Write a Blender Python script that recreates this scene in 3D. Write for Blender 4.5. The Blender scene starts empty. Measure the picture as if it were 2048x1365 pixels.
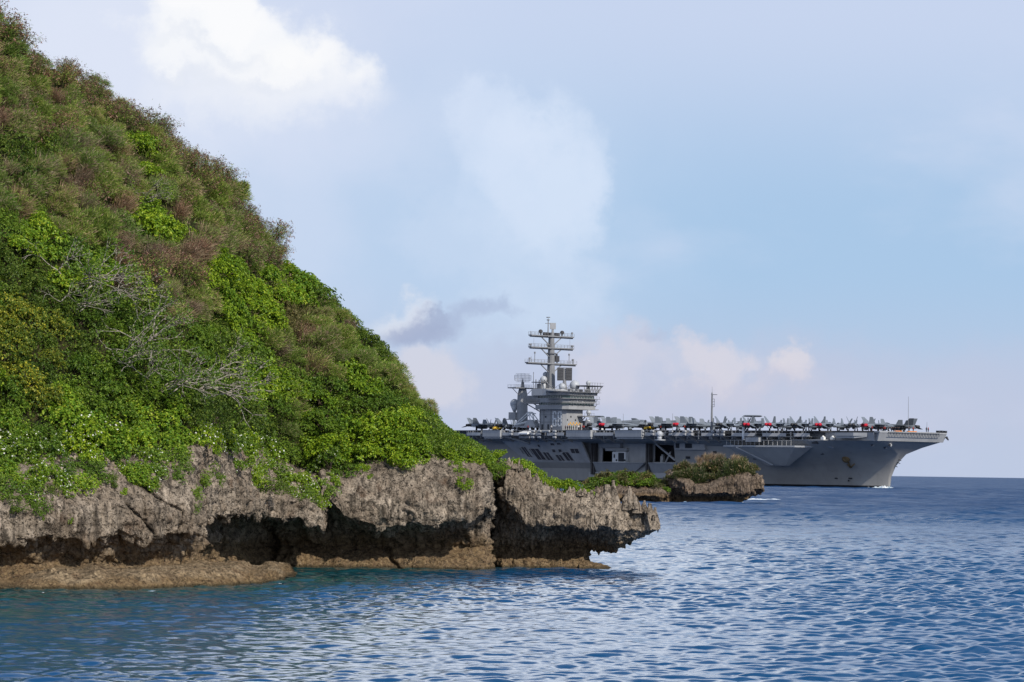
import bpy, bmesh, math, random
import numpy as np
from mathutils import Vector, Matrix
from math import radians as RAD, sin, cos, pi, atan, atan2, sqrt, tan

scene = bpy.context.scene
col = scene.collection
rng = np.random.default_rng(7)
random.seed(7)

# ------------------------------------------------------------------ camera
FPX, PW, PH = 5689.0, 2048.0, 1365.0
CAMP = np.array([0.0, 0.0, 4.4])
PITCH, ROLL = atan(258 / FPX), 0.0153
FWD = np.array([0, cos(PITCH), sin(PITCH)])
_r0 = np.array([1.0, 0, 0]); _u0 = np.array([0, -sin(PITCH), cos(PITCH)])
RGT = cos(ROLL) * _r0 + sin(ROLL) * _u0
UPV = -sin(ROLL) * _r0 + cos(ROLL) * _u0
cam_d = bpy.data.cameras.new("camera")
cam_d.lens = 36.0 * FPX / PW
cam_d.sensor_width = 36.0
cam_d.clip_start = 0.5
cam_d.clip_end = 120000
cam = bpy.data.objects.new("camera", cam_d)
col.objects.link(cam)
M = Matrix.Identity(4)
for i in range(3):
    M[i][0] = RGT[i]; M[i][1] = UPV[i]; M[i][2] = -FWD[i]; M[i][3] = CAMP[i]
cam.matrix_world = M
scene.camera = cam


def at(x, y, D):
    """the point seen at photo pixel x, y that stands D metres away"""
    d = FWD + RGT * ((x - PW / 2) / FPX) - UPV * ((y - PH / 2) / FPX)
    return CAMP + d * (D / d[1])


def proj(p):
    d = np.asarray(p) - CAMP
    w = d @ FWD
    return PW / 2 + FPX * (d @ RGT) / w, PH / 2 - FPX * (d @ UPV) / w


# ------------------------------------------------------------------ light and sky
SUN_DIR = Vector((0.50, -0.66, 0.62)).normalized()
SUN_EL = math.asin(SUN_DIR.z)
SUN_ROT = atan2(SUN_DIR.x, SUN_DIR.y)
sun_d = bpy.data.lights.new("sun", 'SUN')
sun_d.energy = 4.3
sun_d.angle = RAD(1.2)
sun_d.color = (1.0, 0.93, 0.82)
sun = bpy.data.objects.new("sun", sun_d)
col.objects.link(sun)
sun.rotation_euler = SUN_DIR.to_track_quat('Z', 'Y').to_euler()

scene.view_settings.view_transform = 'Standard'
scene.view_settings.look = 'None'
scene.view_settings.exposure = 0.0
scene.view_settings.gamma = 1.0
scene.cycles.max_bounces = 6
scene.cycles.diffuse_bounces = 4
scene.cycles.glossy_bounces = 3
scene.cycles.transmission_bounces = 3
scene.cycles.transparent_max_bounces = 6
scene.cycles.caustics_reflective = True
scene.cycles.blur_glossy = 1.0
scene.cycles.caustics_refractive = False
scene.cycles.use_denoising = True
scene.cycles.denoiser = 'OPENIMAGEDENOISE'
scene.cycles.denoising_prefilter = 'ACCURATE'
scene.cycles.use_adaptive_sampling = False
scene.cycles.sample_clamp_indirect = 1.5


class NT:
    """small helper for node trees"""
    def __init__(self, tree):
        self.t = tree

    def n(self, typ, **kw):
        nd = self.t.nodes.new(typ)
        for k, v in kw.items():
            setattr(nd, k, v)
        return nd

    def link(self, a, b):
        self.t.links.new(a, b)

    def put(self, sock, v):
        if hasattr(v, 'links') or isinstance(v, bpy.types.NodeSocket):
            self.t.links.new(v, sock)
        else:
            if hasattr(sock.default_value, '__len__') and hasattr(v, '__len__') and len(v) == 3 and len(sock.default_value) == 4:
                v = (*v, 1.0)
            sock.default_value = v

    def m(self, op, a, b=None, c=None, clamp=False):
        nd = self.n('ShaderNodeMath', operation=op, use_clamp=clamp)
        self.put(nd.inputs[0], a)
        if b is not None: self.put(nd.inputs[1], b)
        if c is not None: self.put(nd.inputs[2], c)
        return nd.outputs[0]

    def vm(self, op, a, b=None):
        nd = self.n('ShaderNodeVectorMath', operation=op)
        self.put(nd.inputs[0], a)
        if b is not None: self.put(nd.inputs[1], b)
        return nd.outputs[0]

    def ss(self, x, lo, hi, a=0.0, b=1.0):
        nd = self.n('ShaderNodeMapRange', interpolation_type='SMOOTHSTEP')
        self.put(nd.inputs[0], x); self.put(nd.inputs[1], lo); self.put(nd.inputs[2], hi)
        self.put(nd.inputs[3], a); self.put(nd.inputs[4], b)
        return nd.outputs[0]

    def mix(self, f, a, b, blend='MIX'):
        nd = self.n('ShaderNodeMix', data_type='RGBA', blend_type=blend)
        self.put(nd.inputs[0], f); self.put(nd.inputs[6], a); self.put(nd.inputs[7], b)
        return nd.outputs[2]

    def noise(self, vec, scale, detail=4.0, rough=0.5, dist=0.0, color=False):
        nd = self.n('ShaderNodeTexNoise')
        if vec is not None: self.put(nd.inputs['Vector'], vec)
        nd.inputs['Scale'].default_value = scale
        nd.inputs['Detail'].default_value = detail
        nd.inputs['Roughness'].default_value = rough
        nd.inputs['Distortion'].default_value = dist
        return nd.outputs['Color' if color else 'Fac']

    def scalev(self, vec, s):
        return self.vm('MULTIPLY', vec, s)


world = bpy.data.worlds.new("World")
scene.world = world
world.use_nodes = True
wt = world.node_tree
wt.nodes.clear()
N = NT(wt)
sky = N.n('ShaderNodeTexSky', sky_type='NISHITA')
sky.sun_disc = False
sky.sun_elevation = SUN_EL
sky.sun_rotation = SUN_ROT
sky.altitude = 0
sky.air_density = 1.0
sky.dust_density = 0.6
sky.ozone_density = 2.0
SKY_STR = 0.15
base = N.mix(1.0, sky.outputs[0], (SKY_STR, SKY_STR, SKY_STR), 'MULTIPLY')
tc = N.n('ShaderNodeTexCoord')
dirv = tc.outputs['Generated']
sep = N.n('ShaderNodeSeparateXYZ'); N.link(dirv, sep.inputs[0])
az0 = N.m('ARCTAN2', sep.outputs[0], sep.outputs[1])
el0 = N.m('ARCSINE', sep.outputs[2])
w1 = N.n('ShaderNodeSeparateColor'); N.link(N.noise(dirv, 34.0, 9.0, 0.60, color=True), w1.inputs[0])
w2 = N.n('ShaderNodeSeparateColor'); N.link(N.noise(dirv, 9.0, 4.0, 0.5, color=True), w2.inputs[0])
az = N.m('ADD', az0, N.m('ADD', N.m('MULTIPLY_ADD', w1.outputs[0], 0.048, -0.024), N.m('MULTIPLY_ADD', w2.outputs[0], 0.03, -0.015)))
el = N.m('ADD', el0, N.m('ADD', N.m('MULTIPLY_ADD', w1.outputs[1], 0.045, -0.0225), N.m('MULTIPLY_ADD', w2.outputs[1], 0.02, -0.01)))
fine = N.noise(dirv, 40.0, 8.0, 0.6)


def hor(x):
    return 940.5 + (x - 1024) * 0.0153


def blob(px, py, rx, ry, soft, op, colr, cur, usefine=0.0):
    a0 = (px - 1024) / FPX; e0 = (hor(px) - py) / FPX
    dx = N.m('MULTIPLY', N.m('SUBTRACT', az, a0), FPX / rx)
    dy = N.m('MULTIPLY', N.m('SUBTRACT', el, e0), FPX / ry)
    d = N.m('SQRT', N.m('ADD', N.m('MULTIPLY', dx, dx), N.m('MULTIPLY', dy, dy)))
    mk = N.ss(d, 1.0 - soft, 1.0 + soft, op, 0.0)
    if usefine:
        mk = N.m('MULTIPLY', mk, N.m('MULTIPLY_ADD', N.ss(fine, 0.35, 0.62), usefine, 1.0 - usefine))
    return N.mix(mk, cur, colr)


SKYLO = (0.52, 0.585, 0.75)
# clear band of blue, whitening to the left and the top
cur = N.mix(N.ss(el0, 0.20, 0.42, 0.95, 0.0), base, (0.385, 0.558, 0.79))
cur = N.mix(N.m('MULTIPLY', N.ss(el0, 0.085, 0.165, 0.0, 0.85), N.ss(el0, 0.25, 0.5, 1.0, 0.0)), cur, (0.60, 0.68, 0.87))
cur = N.mix(N.m('MULTIPLY', N.ss(az0, 0.03, -0.15, 0.0, 0.75), N.ss(el0, 0.25, 0.5, 1.0, 0.0)), cur, (0.66, 0.725, 0.89))
cur = N.mix(N.ss(el0, 0.075, 0.012, 0.0, 0.92), cur, SKYLO)
big = N.noise(N.scalev(dirv, (1.0, 1.0, 2.2)), 7.0, 6.0, 0.55)
cur = N.mix(N.ss(big, 0.50, 0.75, 0.0, 0.5), cur, (0.68, 0.74, 0.90))
# pale tall cloud in the middle
cur = blob(1000, 420, 290, 300, 0.7, 0.40, (0.58, 0.70, 0.89), cur)
cur = blob(1080, 350, 125, 135, 0.28, 0.9, (0.67, 0.77, 0.935), cur, 0.3)
cur = blob(985, 285, 110, 95, 0.3, 0.7, (0.68, 0.775, 0.94), cur, 0.3)
cur = blob(1070, 520, 135, 150, 0.4, 0.65, (0.62, 0.73, 0.90), cur, 0.4)
cur = blob(860, 480, 95, 60, 0.5, 0.40, (0.61, 0.715, 0.89), cur, 0.4)
cur = blob(1050, 620, 130, 90, 0.6, 0.35, (0.60, 0.70, 0.87), cur, 0.4)
# white cumulus top left
cur = blob(330, 120, 330, 170, 0.6, 0.55, (0.73, 0.785, 0.92), cur)
cur = blob(150, 190, 330, 240, 0.8, 0.5, (0.76, 0.81, 0.94), cur)
cur = blob(480, 85, 170, 95, 0.28, 0.95, (0.93, 0.945, 0.975), cur)
cur = blob(430, 25, 130, 55, 0.3, 0.95, (0.96, 0.965, 0.985), cur)
cur = blob(610, 140, 120, 70, 0.35, 0.95, (0.96, 0.965, 0.98), cur)
cur = blob(530, 185, 190, 55, 0.6, 0.75, (0.86, 0.885, 0.95), cur)
cur = blob(340, 110, 70, 45, 0.5, 0.7, (0.92, 0.935, 0.97), cur)
cur = blob(440, 106, 110, 12, 0.9, 0.35, (0.66, 0.72, 0.85), cur)
cur = blob(555, 150, 75, 13, 0.9, 0.3, (0.66, 0.72, 0.85), cur)
cur = blob(400, 165, 80, 14, 0.9, 0.3, (0.66, 0.72, 0.85), cur)
cur = blob(660, 250, 230, 90, 0.8, 0.40, (0.66, 0.735, 0.90), cur)
cur = blob(600, 420, 80, 160, 0.8, 0.40, (0.65, 0.73, 0.90), cur)
cur = blob(1120, 430, 90, 110, 0.35, 0.5, (0.655, 0.765, 0.935), cur, 0.3)
cur = blob(960, 380, 90, 90, 0.4, 0.45, (0.65, 0.755, 0.93), cur, 0.3)
# pinkish bank along the horizon
cur = blob(1350, 770, 900, 70, 0.9, 0.40, (0.57, 0.575, 0.72), cur)
cur = blob(860, 745, 95, 70, 0.3, 0.75, (0.67, 0.675, 0.765), cur)
cur = blob(790, 618, 70, 28, 0.75, 0.75, (0.76, 0.79, 0.87), cur)
cur = blob(1225, 735, 100, 75, 0.4, 0.85, (0.64, 0.645, 0.76), cur, 0.2)
cur = blob(1400, 742, 64, 56, 0.35, 0.8, (0.70, 0.68, 0.76), cur, 0.2)
cur = blob(1545, 762, 56, 44, 0.35, 0.85, (0.75, 0.71, 0.76), cur, 0.2)
cur = blob(1470, 800, 130, 28, 0.6, 0.5, (0.63, 0.62, 0.73), cur)
cur = blob(1400, 840, 420, 40, 0.9, 0.45, (0.57, 0.585, 0.72), cur)
# small grey cloud
cur = blob(845, 642, 100, 30, 0.65, 0.85, (0.37, 0.43, 0.61), cur)
cur = blob(885, 622, 40, 18, 0.4, 0.7, (0.38, 0.45, 0.63), cur)
cur = blob(970, 614, 45, 24, 0.7, 0.65, (0.40, 0.48, 0.67), cur)
cur = blob(1290, 685, 38, 11, 0.8, 0.45, (0.45, 0.51, 0.68), cur)
# broken bright cloud above and around the frame (seen in the water)
hi = N.noise(N.scalev(dirv, (1.0, 1.0, 1.6)), 3.2, 7.0, 0.55)
hm = N.m('MULTIPLY', N.ss(hi, 0.44, 0.62), N.ss(el0, 0.17, 0.40))
cur = N.mix(N.m('MULTIPLY', hm, 0.55), cur, (0.80, 0.84, 0.92))
bank = N.m('MULTIPLY', N.m('MULTIPLY', N.ss(el0, 0.172, 0.215), N.ss(el0, 0.30, 0.42, 1.0, 0.0)), N.m('MULTIPLY', N.ss(az0, 0.16, 0.04), N.ss(az0, -0.6, -0.35)))
cur = N.mix(N.m('MULTIPLY', bank, N.ss(big, 0.25, 0.55)), cur, (1.6, 1.68, 1.78))
bgn = N.n('ShaderNodeBackground')
N.link(cur, bgn.inputs[0]); bgn.inputs[1].default_value = 1.0
wo = N.n('ShaderNodeOutputWorld')
N.link(bgn.outputs[0], wo.inputs[0])


# ------------------------------------------------------------------ helpers
def tag(o, label=None, cat=None, group=None, kind=None):
    if label: o['label'] = label
    if cat: o['category'] = cat
    if group: o['group'] = group
    if kind: o['kind'] = kind
    return o


def link_mesh(name, me, parent=None):
    o = bpy.data.objects.new(name, me)
    col.objects.link(o)
    if parent is not None: o.parent = parent
    return o


def empty(name, loc=(0, 0, 0), rz=0.0, sc=1.0):
    o = bpy.data.objects.new(name, None)
    o.empty_display_size = 0.5
    col.objects.link(o)
    o.location = loc; o.rotation_euler = (0, 0, rz)
    o.scale = (sc, sc, sc) if not hasattr(sc, '__len__') else sc
    return o


def children(o):
    return [c for c in KIDS.get(o.name, [])]


KIDS = {}


def kid(parent, o):
    KIDS.setdefault(parent.name, []).append(o)
    o.parent = parent
    return o


def copy_tree(o, parent=None):
    c = o.copy(); col.objects.link(c)
    if parent is not None: kid(parent, c)
    for ch in children(o): copy_tree(ch, c)
    return c


class MB:
    """collects shapes and links them as one mesh object"""
    def __init__(self):
        self.v = []; self.f = []; self.mi = []

    def add(self, vs, fs, mi=0):
        o = len(self.v)
        self.v += [tuple(float(c) for c in p) for p in vs]
        self.f += [tuple(i + o for i in f) for f in fs]
        self.mi += [mi] * len(fs)
        return self

    def hexa(self, p, mi=0):
        """8 corners: bottom loop 0-3, top loop 4-7"""
        return self.add(p, [(3, 2, 1, 0), (4, 5, 6, 7), (0, 1, 5, 4), (1, 2, 6, 5), (2, 3, 7, 6), (3, 0, 4, 7)], mi)

    def box(self, x0, x1, y0, y1, z0, z1, mi=0):
        return self.hexa([(x0, y0, z0), (x1, y0, z0), (x1, y1, z0), (x0, y1, z0), (x0, y0, z1), (x1, y0, z1), (x1, y1, z1), (x0, y1, z1)], mi)

    def tube(self, a, b, r0, r1=None, n=8, mi=0):
        a = Vector(a); b = Vector(b)
        r1 = r0 if r1 is None else r1
        d = (b - a).normalized()
        s = d.orthogonal().normalized(); t = d.cross(s)
        vs = []
        for c, r in ((a, r0), (b, r1)):
            for i in range(n):
                q = 2 * pi * i / n
                vs.append(c + s * (r * cos(q)) + t * (r * sin(q)))
        fs = [(i, (i + 1) % n, n + (i + 1) % n, n + i) for i in range(n)] + [tuple(range(n - 1, -1, -1)), tuple(range(n, 2 * n))]
        return self.add(vs, fs, mi)

    def ball(self, c, r, n=10, zs=1.0, mi=0, z0=-1.0):
        vs = []; fs = []
        m = max(4, n // 2 + 1)
        for j in range(m + 1):
            th = -pi / 2 + pi * j / m
            for i in range(n):
                q = 2 * pi * i / n
                vs.append((c[0] + r * cos(th) * cos(q), c[1] + r * cos(th) * sin(q), c[2] + r * zs * max(z0, sin(th))))
        for j in range(m):
            for i in range(n):
                fs.append((j * n + i, j * n + (i + 1) % n, (j + 1) * n + (i + 1) % n, (j + 1) * n + i))
        return self.add(vs, fs, mi)

    def loft(self, secs, close=True, caps=True, mi=0):
        k = len(secs[0]); vs = [p for s in secs for p in s]; fs = []
        for a in range(len(secs) - 1):
            for i in range(k if close else k - 1):
                j = (i + 1) % k
                fs.append((a * k + i, a * k + j, (a + 1) * k + j, (a + 1) * k + i))
        if caps and close:
            fs.append(tuple(range(k - 1, -1, -1))); fs.append(tuple((len(secs) - 1) * k + i for i in range(k)))
        return self.add(vs, fs, mi)

    def prism(self, poly, z0, z1, mi=0):
        """vertical prism over a list of (x, y)"""
        n = len(poly)
        z0f = z0 if hasattr(z0, '__len__') else [z0] * n
        z1f = z1 if hasattr(z1, '__len__') else [z1] * n
        vs = [(p[0], p[1], z0f[i]) for i, p in enumerate(poly)] + [(p[0], p[1], z1f[i]) for i, p in enumerate(poly)]
        fs = [tuple(range(n - 1, -1, -1)), tuple(range(n, 2 * n))] + [(i, (i + 1) % n, n + (i + 1) % n, n + i) for i in range(n)]
        return self.add(vs, fs, mi)

    def slab(self, poly, nrm, t, mi=0):
        """flat 3d polygon given a thickness along nrm"""
        n = len(poly); q = Vector(nrm) * t
        vs = [Vector(p) for p in poly] + [Vector(p) + q for p in poly]
        fs = [tuple(range(n - 1, -1, -1)), tuple(range(n, 2 * n))] + [(i, (i + 1) % n, n + (i + 1) % n, n + i) for i in range(n)]
        return self.add(vs, fs, mi)

    def mesh(self, name, mats, smooth=False, fix=True):
        me = bpy.data.meshes.new(name)
        me.from_pydata(self.v, [], self.f)
        for m_ in (mats if isinstance(mats, (list, tuple)) else [mats]): me.materials.append(m_)
        if any(self.mi): me.polygons.foreach_set('material_index', self.mi)
        if smooth: me.polygons.foreach_set('use_smooth', [True] * len(self.f))
        me.update()
        if fix:
            bm = bmesh.new(); bm.from_mesh(me)
            bmesh.ops.recalc_face_normals(bm, faces=bm.faces)
            bm.to_mesh(me); bm.free()
        return me

    def build(self, name, mats, parent=None, smooth=False, fix=True):
        o = link_mesh(name, self.mesh(name, mats, smooth, fix))
        if parent is not None: kid(parent, o)
        return o


def grid_mesh(name, P, mats, smooth=True, flip=False, closev=False):
    """P: nu x nv x 3"""
    nu, nv = P.shape[:2]
    me = bpy.data.meshes.new(name)
    idx = np.arange(nu * nv).reshape(nu, nv)
    if closev:
        nx = np.concatenate([idx[:, 1:], idx[:, :1]], 1); a = idx[:-1]; b = nx[:-1]; c = nx[1:]; d = idx[1:]
    else:
        a = idx[:-1, :-1]; b = idx[:-1, 1:]; c = idx[1:, 1:]; d = idx[1:, :-1]
    q = np.stack([a, b, c, d], -1).reshape(-1, 4)
    if flip: q = q[:, ::-1]
    nf = len(q)
    me.vertices.add(nu * nv); me.vertices.foreach_set('co', P.reshape(-1).astype(np.float32))
    me.loops.add(nf * 4); me.loops.foreach_set('vertex_index', q.reshape(-1).astype(np.int32))
    me.polygons.add(nf); me.polygons.foreach_set('loop_start', (np.arange(nf) * 4).astype(np.int32))
    me.polygons.foreach_set('loop_total', np.full(nf, 4, np.int32))
    me.polygons.foreach_set('use_smooth', np.full(nf, smooth))
    for m_ in (mats if isinstance(mats, (list, tuple)) else [mats]): me.materials.append(m_)
    me.update(calc_edges=True); me.validate()
    return me


def quads_mesh(name, V, mats, mi=None):
    """V: n x 4 x 3 loose quads (leaves)"""
    n = len(V)
    me = bpy.data.meshes.new(name)
    me.vertices.add(n * 4); me.vertices.foreach_set('co', V.reshape(-1).astype(np.float32))
    me.loops.add(n * 4); me.loops.foreach_set('vertex_index', np.arange(n * 4, dtype=np.int32))
    me.polygons.add(n); me.polygons.foreach_set('loop_start', (np.arange(n) * 4).astype(np.int32))
    me.polygons.foreach_set('loop_total', np.full(n, 4, np.int32))
    for m_ in (mats if isinstance(mats, (list, tuple)) else [mats]): me.materials.append(m_)
    if mi is not None: me.polygons.foreach_set('material_index', mi.astype(np.int32))
    me.update(calc_edges=True)
    return me


def _hash(ix, iy, iz, seed):
    h = (ix.astype(np.uint32) * np.uint32(374761393) + iy.astype(np.uint32) * np.uint32(668265263)
         + iz.astype(np.uint32) * np.uint32(2147483647) + np.uint32(seed * 1013904223 & 0xffffffff))
    h = (h ^ (h >> np.uint32(13))) * np.uint32(1274126177)
    h = h ^ (h >> np.uint32(16))
    h = h * np.uint32(2246822519); h = h ^ (h >> np.uint32(15))
    return h.astype(np.float64) / 4294967295.0 * 2 - 1


def vnoise(p, seed=0):
    f = np.floor(p); t = p - f; t = t * t * t * (t * (t * 6 - 15) + 10)
    i = f.astype(np.int64)
    r = 0
    for dx in (0, 1):
        wx = t[:, 0] if dx else 1 - t[:, 0]
        for dy in (0, 1):
            wy = t[:, 1] if dy else 1 - t[:, 1]
            for dz in (0, 1):
                wz = t[:, 2] if dz else 1 - t[:, 2]
                r = r + wx * wy * wz * _hash(i[:, 0] + dx, i[:, 1] + dy, i[:, 2] + dz, seed)
    return r


def fbm(p, oct=4, seed=0, gain=0.5):
    r = 0; a = 1.0; s = 0
    for o in range(oct):
        r = r + a * vnoise(p * (2.03 ** o) + 17.3 * o, seed + o); s += a; a *= gain
    return r / s


def worley(p, seed=0):
    f = np.floor(p).astype(np.int64); best = np.full(len(p), 9.0)
    for dx in (-1, 0, 1):
        for dy in (-1, 0, 1):
            for dz in (-1, 0, 1):
                c = f + np.array([dx, dy, dz])
                o = np.stack([_hash(c[:, 0], c[:, 1], c[:, 2], seed + k) for k in (1, 2, 3)], 1) * .5 + .5
                best = np.minimum(best, np.sum((c + o - p) ** 2, 1))
    return np.sqrt(best)


def ridged(p, oct=4, seed=0):
    r = 0; a = 1.0; s = 0
    for o in range(oct):
        r = r + a * (1 - 2 * np.abs(vnoise(p * (2.03 ** o) + 9.1 * o, seed + o))); s += a; a *= 0.5
    return r / s


def grid_normals(P):
    du = np.gradient(P, axis=0); dv = np.gradient(P, axis=1)
    n = np.cross(du, dv)
    return n / (np.linalg.norm(n, axis=2, keepdims=True) + 1e-9)


# ------------------------------------------------------------------ materials
def new_mat(name):
    m = bpy.data.materials.new(name); m.use_nodes = True
    m.node_tree.nodes.clear()
    K = NT(m.node_tree)
    out = K.n('ShaderNodeOutputMaterial')
    return m, K, out


def bsdf(K, color, rough=0.6, spec=0.3, metal=0.0, normal=None):
    b = K.n('ShaderNodeBsdfPrincipled')
    K.put(b.inputs['Base Color'], color)
    K.put(b.inputs['Roughness'], rough)
    b.inputs['Specular IOR Level'].default_value = spec
    b.inputs['Metallic'].default_value = metal
    if normal is not None: K.link(normal, b.inputs['Normal'])
    return b


def bump(K, h, strength=0.5, dist=0.05):
    b = K.n('ShaderNodeBump')
    b.inputs['Strength'].default_value = strength
    b.inputs['Distance'].default_value = dist
    K.link(h, b.inputs['Height'])
    return b.outputs[0]


def paint(name, c, rough=0.55, var=0.18, streak=0.25, scale=0.35, rust=0.0, spec=0.3):
    m, K, out = new_mat(name)
    tc = K.n('ShaderNodeTexCoord'); P = tc.outputs['Object']
    n1 = K.noise(P, scale, 5.0, 0.6)
    n2 = K.noise(K.scalev(P, (1.0, 1.0, 0.12)), scale * 4, 4.0, 0.6)
    colr = K.mix(K.ss(n1, 0.3, 0.7, 0, 1), tuple(x * (1 - var) for x in c), tuple(min(1, x * (1 + var)) for x in c))
    colr = K.mix(K.ss(n2, 0.5, 0.75, 0, streak), colr, tuple(x * 0.5 for x in c))
    if rust:
        n3 = K.noise(K.scalev(P, (1.0, 1.0, 0.2)), scale * 6, 6.0, 0.65)
        colr = K.mix(K.ss(n3, 0.58, 0.72, 0, rust), colr, (0.09, 0.045, 0.02))
    K.link(bsdf(K, colr, rough, spec).outputs[0], out.inputs[0])
    return m


def leaf_mat(name, cols, trans=0.32, hue=0.25, rough=0.5, gain=1.6):
    cols = [tuple(min(0.85, x * gain) for x in c) for c in cols]
    m, K, out = new_mat(name)
    g = K.n('ShaderNodeNewGeometry'); oi = K.n('ShaderNodeObjectInfo')
    r = K.n('ShaderNodeValToRGB')
    els = r.color_ramp.elements
    while len(els) < len(cols): els.new(0.5)
    for i, c in enumerate(cols):
        els[i].position = i / (len(cols) - 1); els[i].color = (*c, 1)
    K.link(g.outputs['Random Per Island'], r.inputs[0])
    tint = K.mix(oi.outputs['Random'], (1 - hue, 1 - hue * 0.8, 1 - hue * 0.6), (1 + hue, 1 + hue * 0.6, 1 + hue * 0.2))
    c = K.mix(1.0, r.outputs[0], tint, 'MULTIPLY')
    b = bsdf(K, c, rough, 0.35)
    t = K.n('ShaderNodeBsdfTranslucent'); K.link(c, t.inputs[0])
    mx = K.n('ShaderNodeMixShader'); mx.inputs[0].default_value = trans
    K.link(b.outputs[0], mx.inputs[1]); K.link(t.outputs[0], mx.inputs[2])
    K.link(mx.outputs[0], out.inputs[0])
    return m


def rock_mat(name, light, mid, dark, alg_lift_z=1.75, scl=1.0):
    m, K, out = new_mat(name)
    geo = K.n('ShaderNodeNewGeometry'); P = geo.outputs['Position']
    big = K.noise(P, 0.55 * scl, 5.0, 0.6)
    c = K.mix(K.ss(big, 0.38, 0.62), mid, light)
    grim = K.noise(P, 1.1 * scl, 6.0, 0.7, 0.5)
    c = K.mix(K.ss(grim, 0.50, 0.66, 0, 0.7), c, tuple(x * 1.5 for x in dark))
    vst = K.noise(K.scalev(P, (1.0, 1.0, 0.10)), 3.4 * scl, 6.0, 0.65)
    c = K.mix(K.ss(vst, 0.48, 0.66, 0, 0.85), c, dark)
    vs2 = K.noise(K.scalev(P, (1.0, 1.0, 0.07)), 9.0 * scl, 4.0, 0.6)
    c = K.mix(K.ss(vs2, 0.52, 0.66, 0, 0.5), c, tuple(x * 1.4 for x in dark))
    pale = K.noise(K.scalev(P, (1.0, 1.0, 0.22)), 2.3 * scl, 5.0, 0.6, 0.3)
    c = K.mix(K.ss(pale, 0.56, 0.70, 0, 0.65), c, tuple(min(1, x * 1.55) for x in light))
    sp = K.noise(P, 13.0 * scl, 5.0, 0.7)
    c = K.mix(K.ss(sp, 0.5, 0.66, 0, 0.8), c, tuple(x * 0.6 for x in dark))
    vor = K.n('ShaderNodeTexVoronoi'); K.link(K.vm('ADD', P, K.scalev(K.noise(P, 4.0 * scl, 3.0, 0.5, color=True), (0.3, 0.3, 0.3))), vor.inputs['Vector'])
    vor.inputs['Scale'].default_value = 5.5 * scl
    pit = K.ss(vor.outputs['Distance'], 0.10, 0.30)
    c = K.mix(K.m('MULTIPLY', K.m('SUBTRACT', 1.0, pit), 0.55), c, tuple(x * 0.45 for x in dark))
    # reddish stain; tide algae raised and brightened to paint light into the shaded undercut
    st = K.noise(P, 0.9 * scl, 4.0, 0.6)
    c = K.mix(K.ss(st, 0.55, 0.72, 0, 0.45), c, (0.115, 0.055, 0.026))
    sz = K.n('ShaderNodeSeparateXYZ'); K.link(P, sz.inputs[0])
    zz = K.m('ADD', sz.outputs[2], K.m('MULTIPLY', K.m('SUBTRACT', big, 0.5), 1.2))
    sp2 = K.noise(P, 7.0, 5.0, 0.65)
    alg_lift = K.mix(K.ss(sp2, 0.35, 0.65), (0.11, 0.068, 0.036), (0.25, 0.175, 0.092))
    c = K.mix(K.ss(zz, alg_lift_z, alg_lift_z * 0.45, 0, 0.9), c, alg_lift)
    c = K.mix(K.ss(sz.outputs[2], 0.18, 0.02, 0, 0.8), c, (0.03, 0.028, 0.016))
    crv = K.n('ShaderNodeTexVoronoi', feature='DISTANCE_TO_EDGE'); K.link(K.vm('ADD', K.scalev(P, (1.0, 1.0, 0.45)), K.scalev(K.noise(P, 3.0 * scl, 5.0, 0.65, color=True), (0.9, 0.9, 0.5))), crv.inputs['Vector'])
    crv.inputs['Scale'].default_value = 1.5 * scl
    c = K.mix(K.ss(crv.outputs['Distance'], 0.05, 0.0, 0, 0.8), c, tuple(x * 0.5 for x in dark))
    spk = K.noise(P, 30.0 * scl, 3.0, 0.6)
    c = K.mix(K.ss(spk, 0.62, 0.72, 0, 0.7), c, tuple(min(1, x * 1.7) for x in light))
    h = K.m('ADD', K.m('MULTIPLY', sp, 0.5), K.m('ADD', K.m('MULTIPLY', vst, 0.7), K.m('MULTIPLY', pit, 0.5)))
    K.link(bsdf(K, c, 0.88, 0.15, normal=bump(K, h, 1.0, 0.2 / scl)).outputs[0], out.inputs[0])
    return m


MAT = {}
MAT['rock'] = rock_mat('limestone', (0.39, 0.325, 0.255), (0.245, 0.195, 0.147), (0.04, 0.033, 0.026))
MAT['rock_ledge'] = rock_mat('reef_limestone', (0.36, 0.27, 0.165), (0.25, 0.175, 0.10), (0.07, 0.05, 0.03), alg_lift_z=0.42)
MAT['rock_far'] = rock_mat('limestone_islet', (0.24, 0.185, 0.14), (0.15, 0.112, 0.08), (0.045, 0.035, 0.027), alg_lift_z=1.6, scl=0.6)
m, K, out = new_mat('hill_soil')
geo = K.n('ShaderNodeNewGeometry')
nn = K.noise(geo.outputs['Position'], 2.0, 6.0, 0.65)
K.link(bsdf(K, K.mix(K.ss(nn, 0.35, 0.65), (0.012, 0.018, 0.006), (0.05, 0.042, 0.02)), 0.95, 0.1, normal=bump(K, nn, 1.0, 0.3)).outputs[0], out.inputs[0])
MAT['soil'] = m

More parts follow.
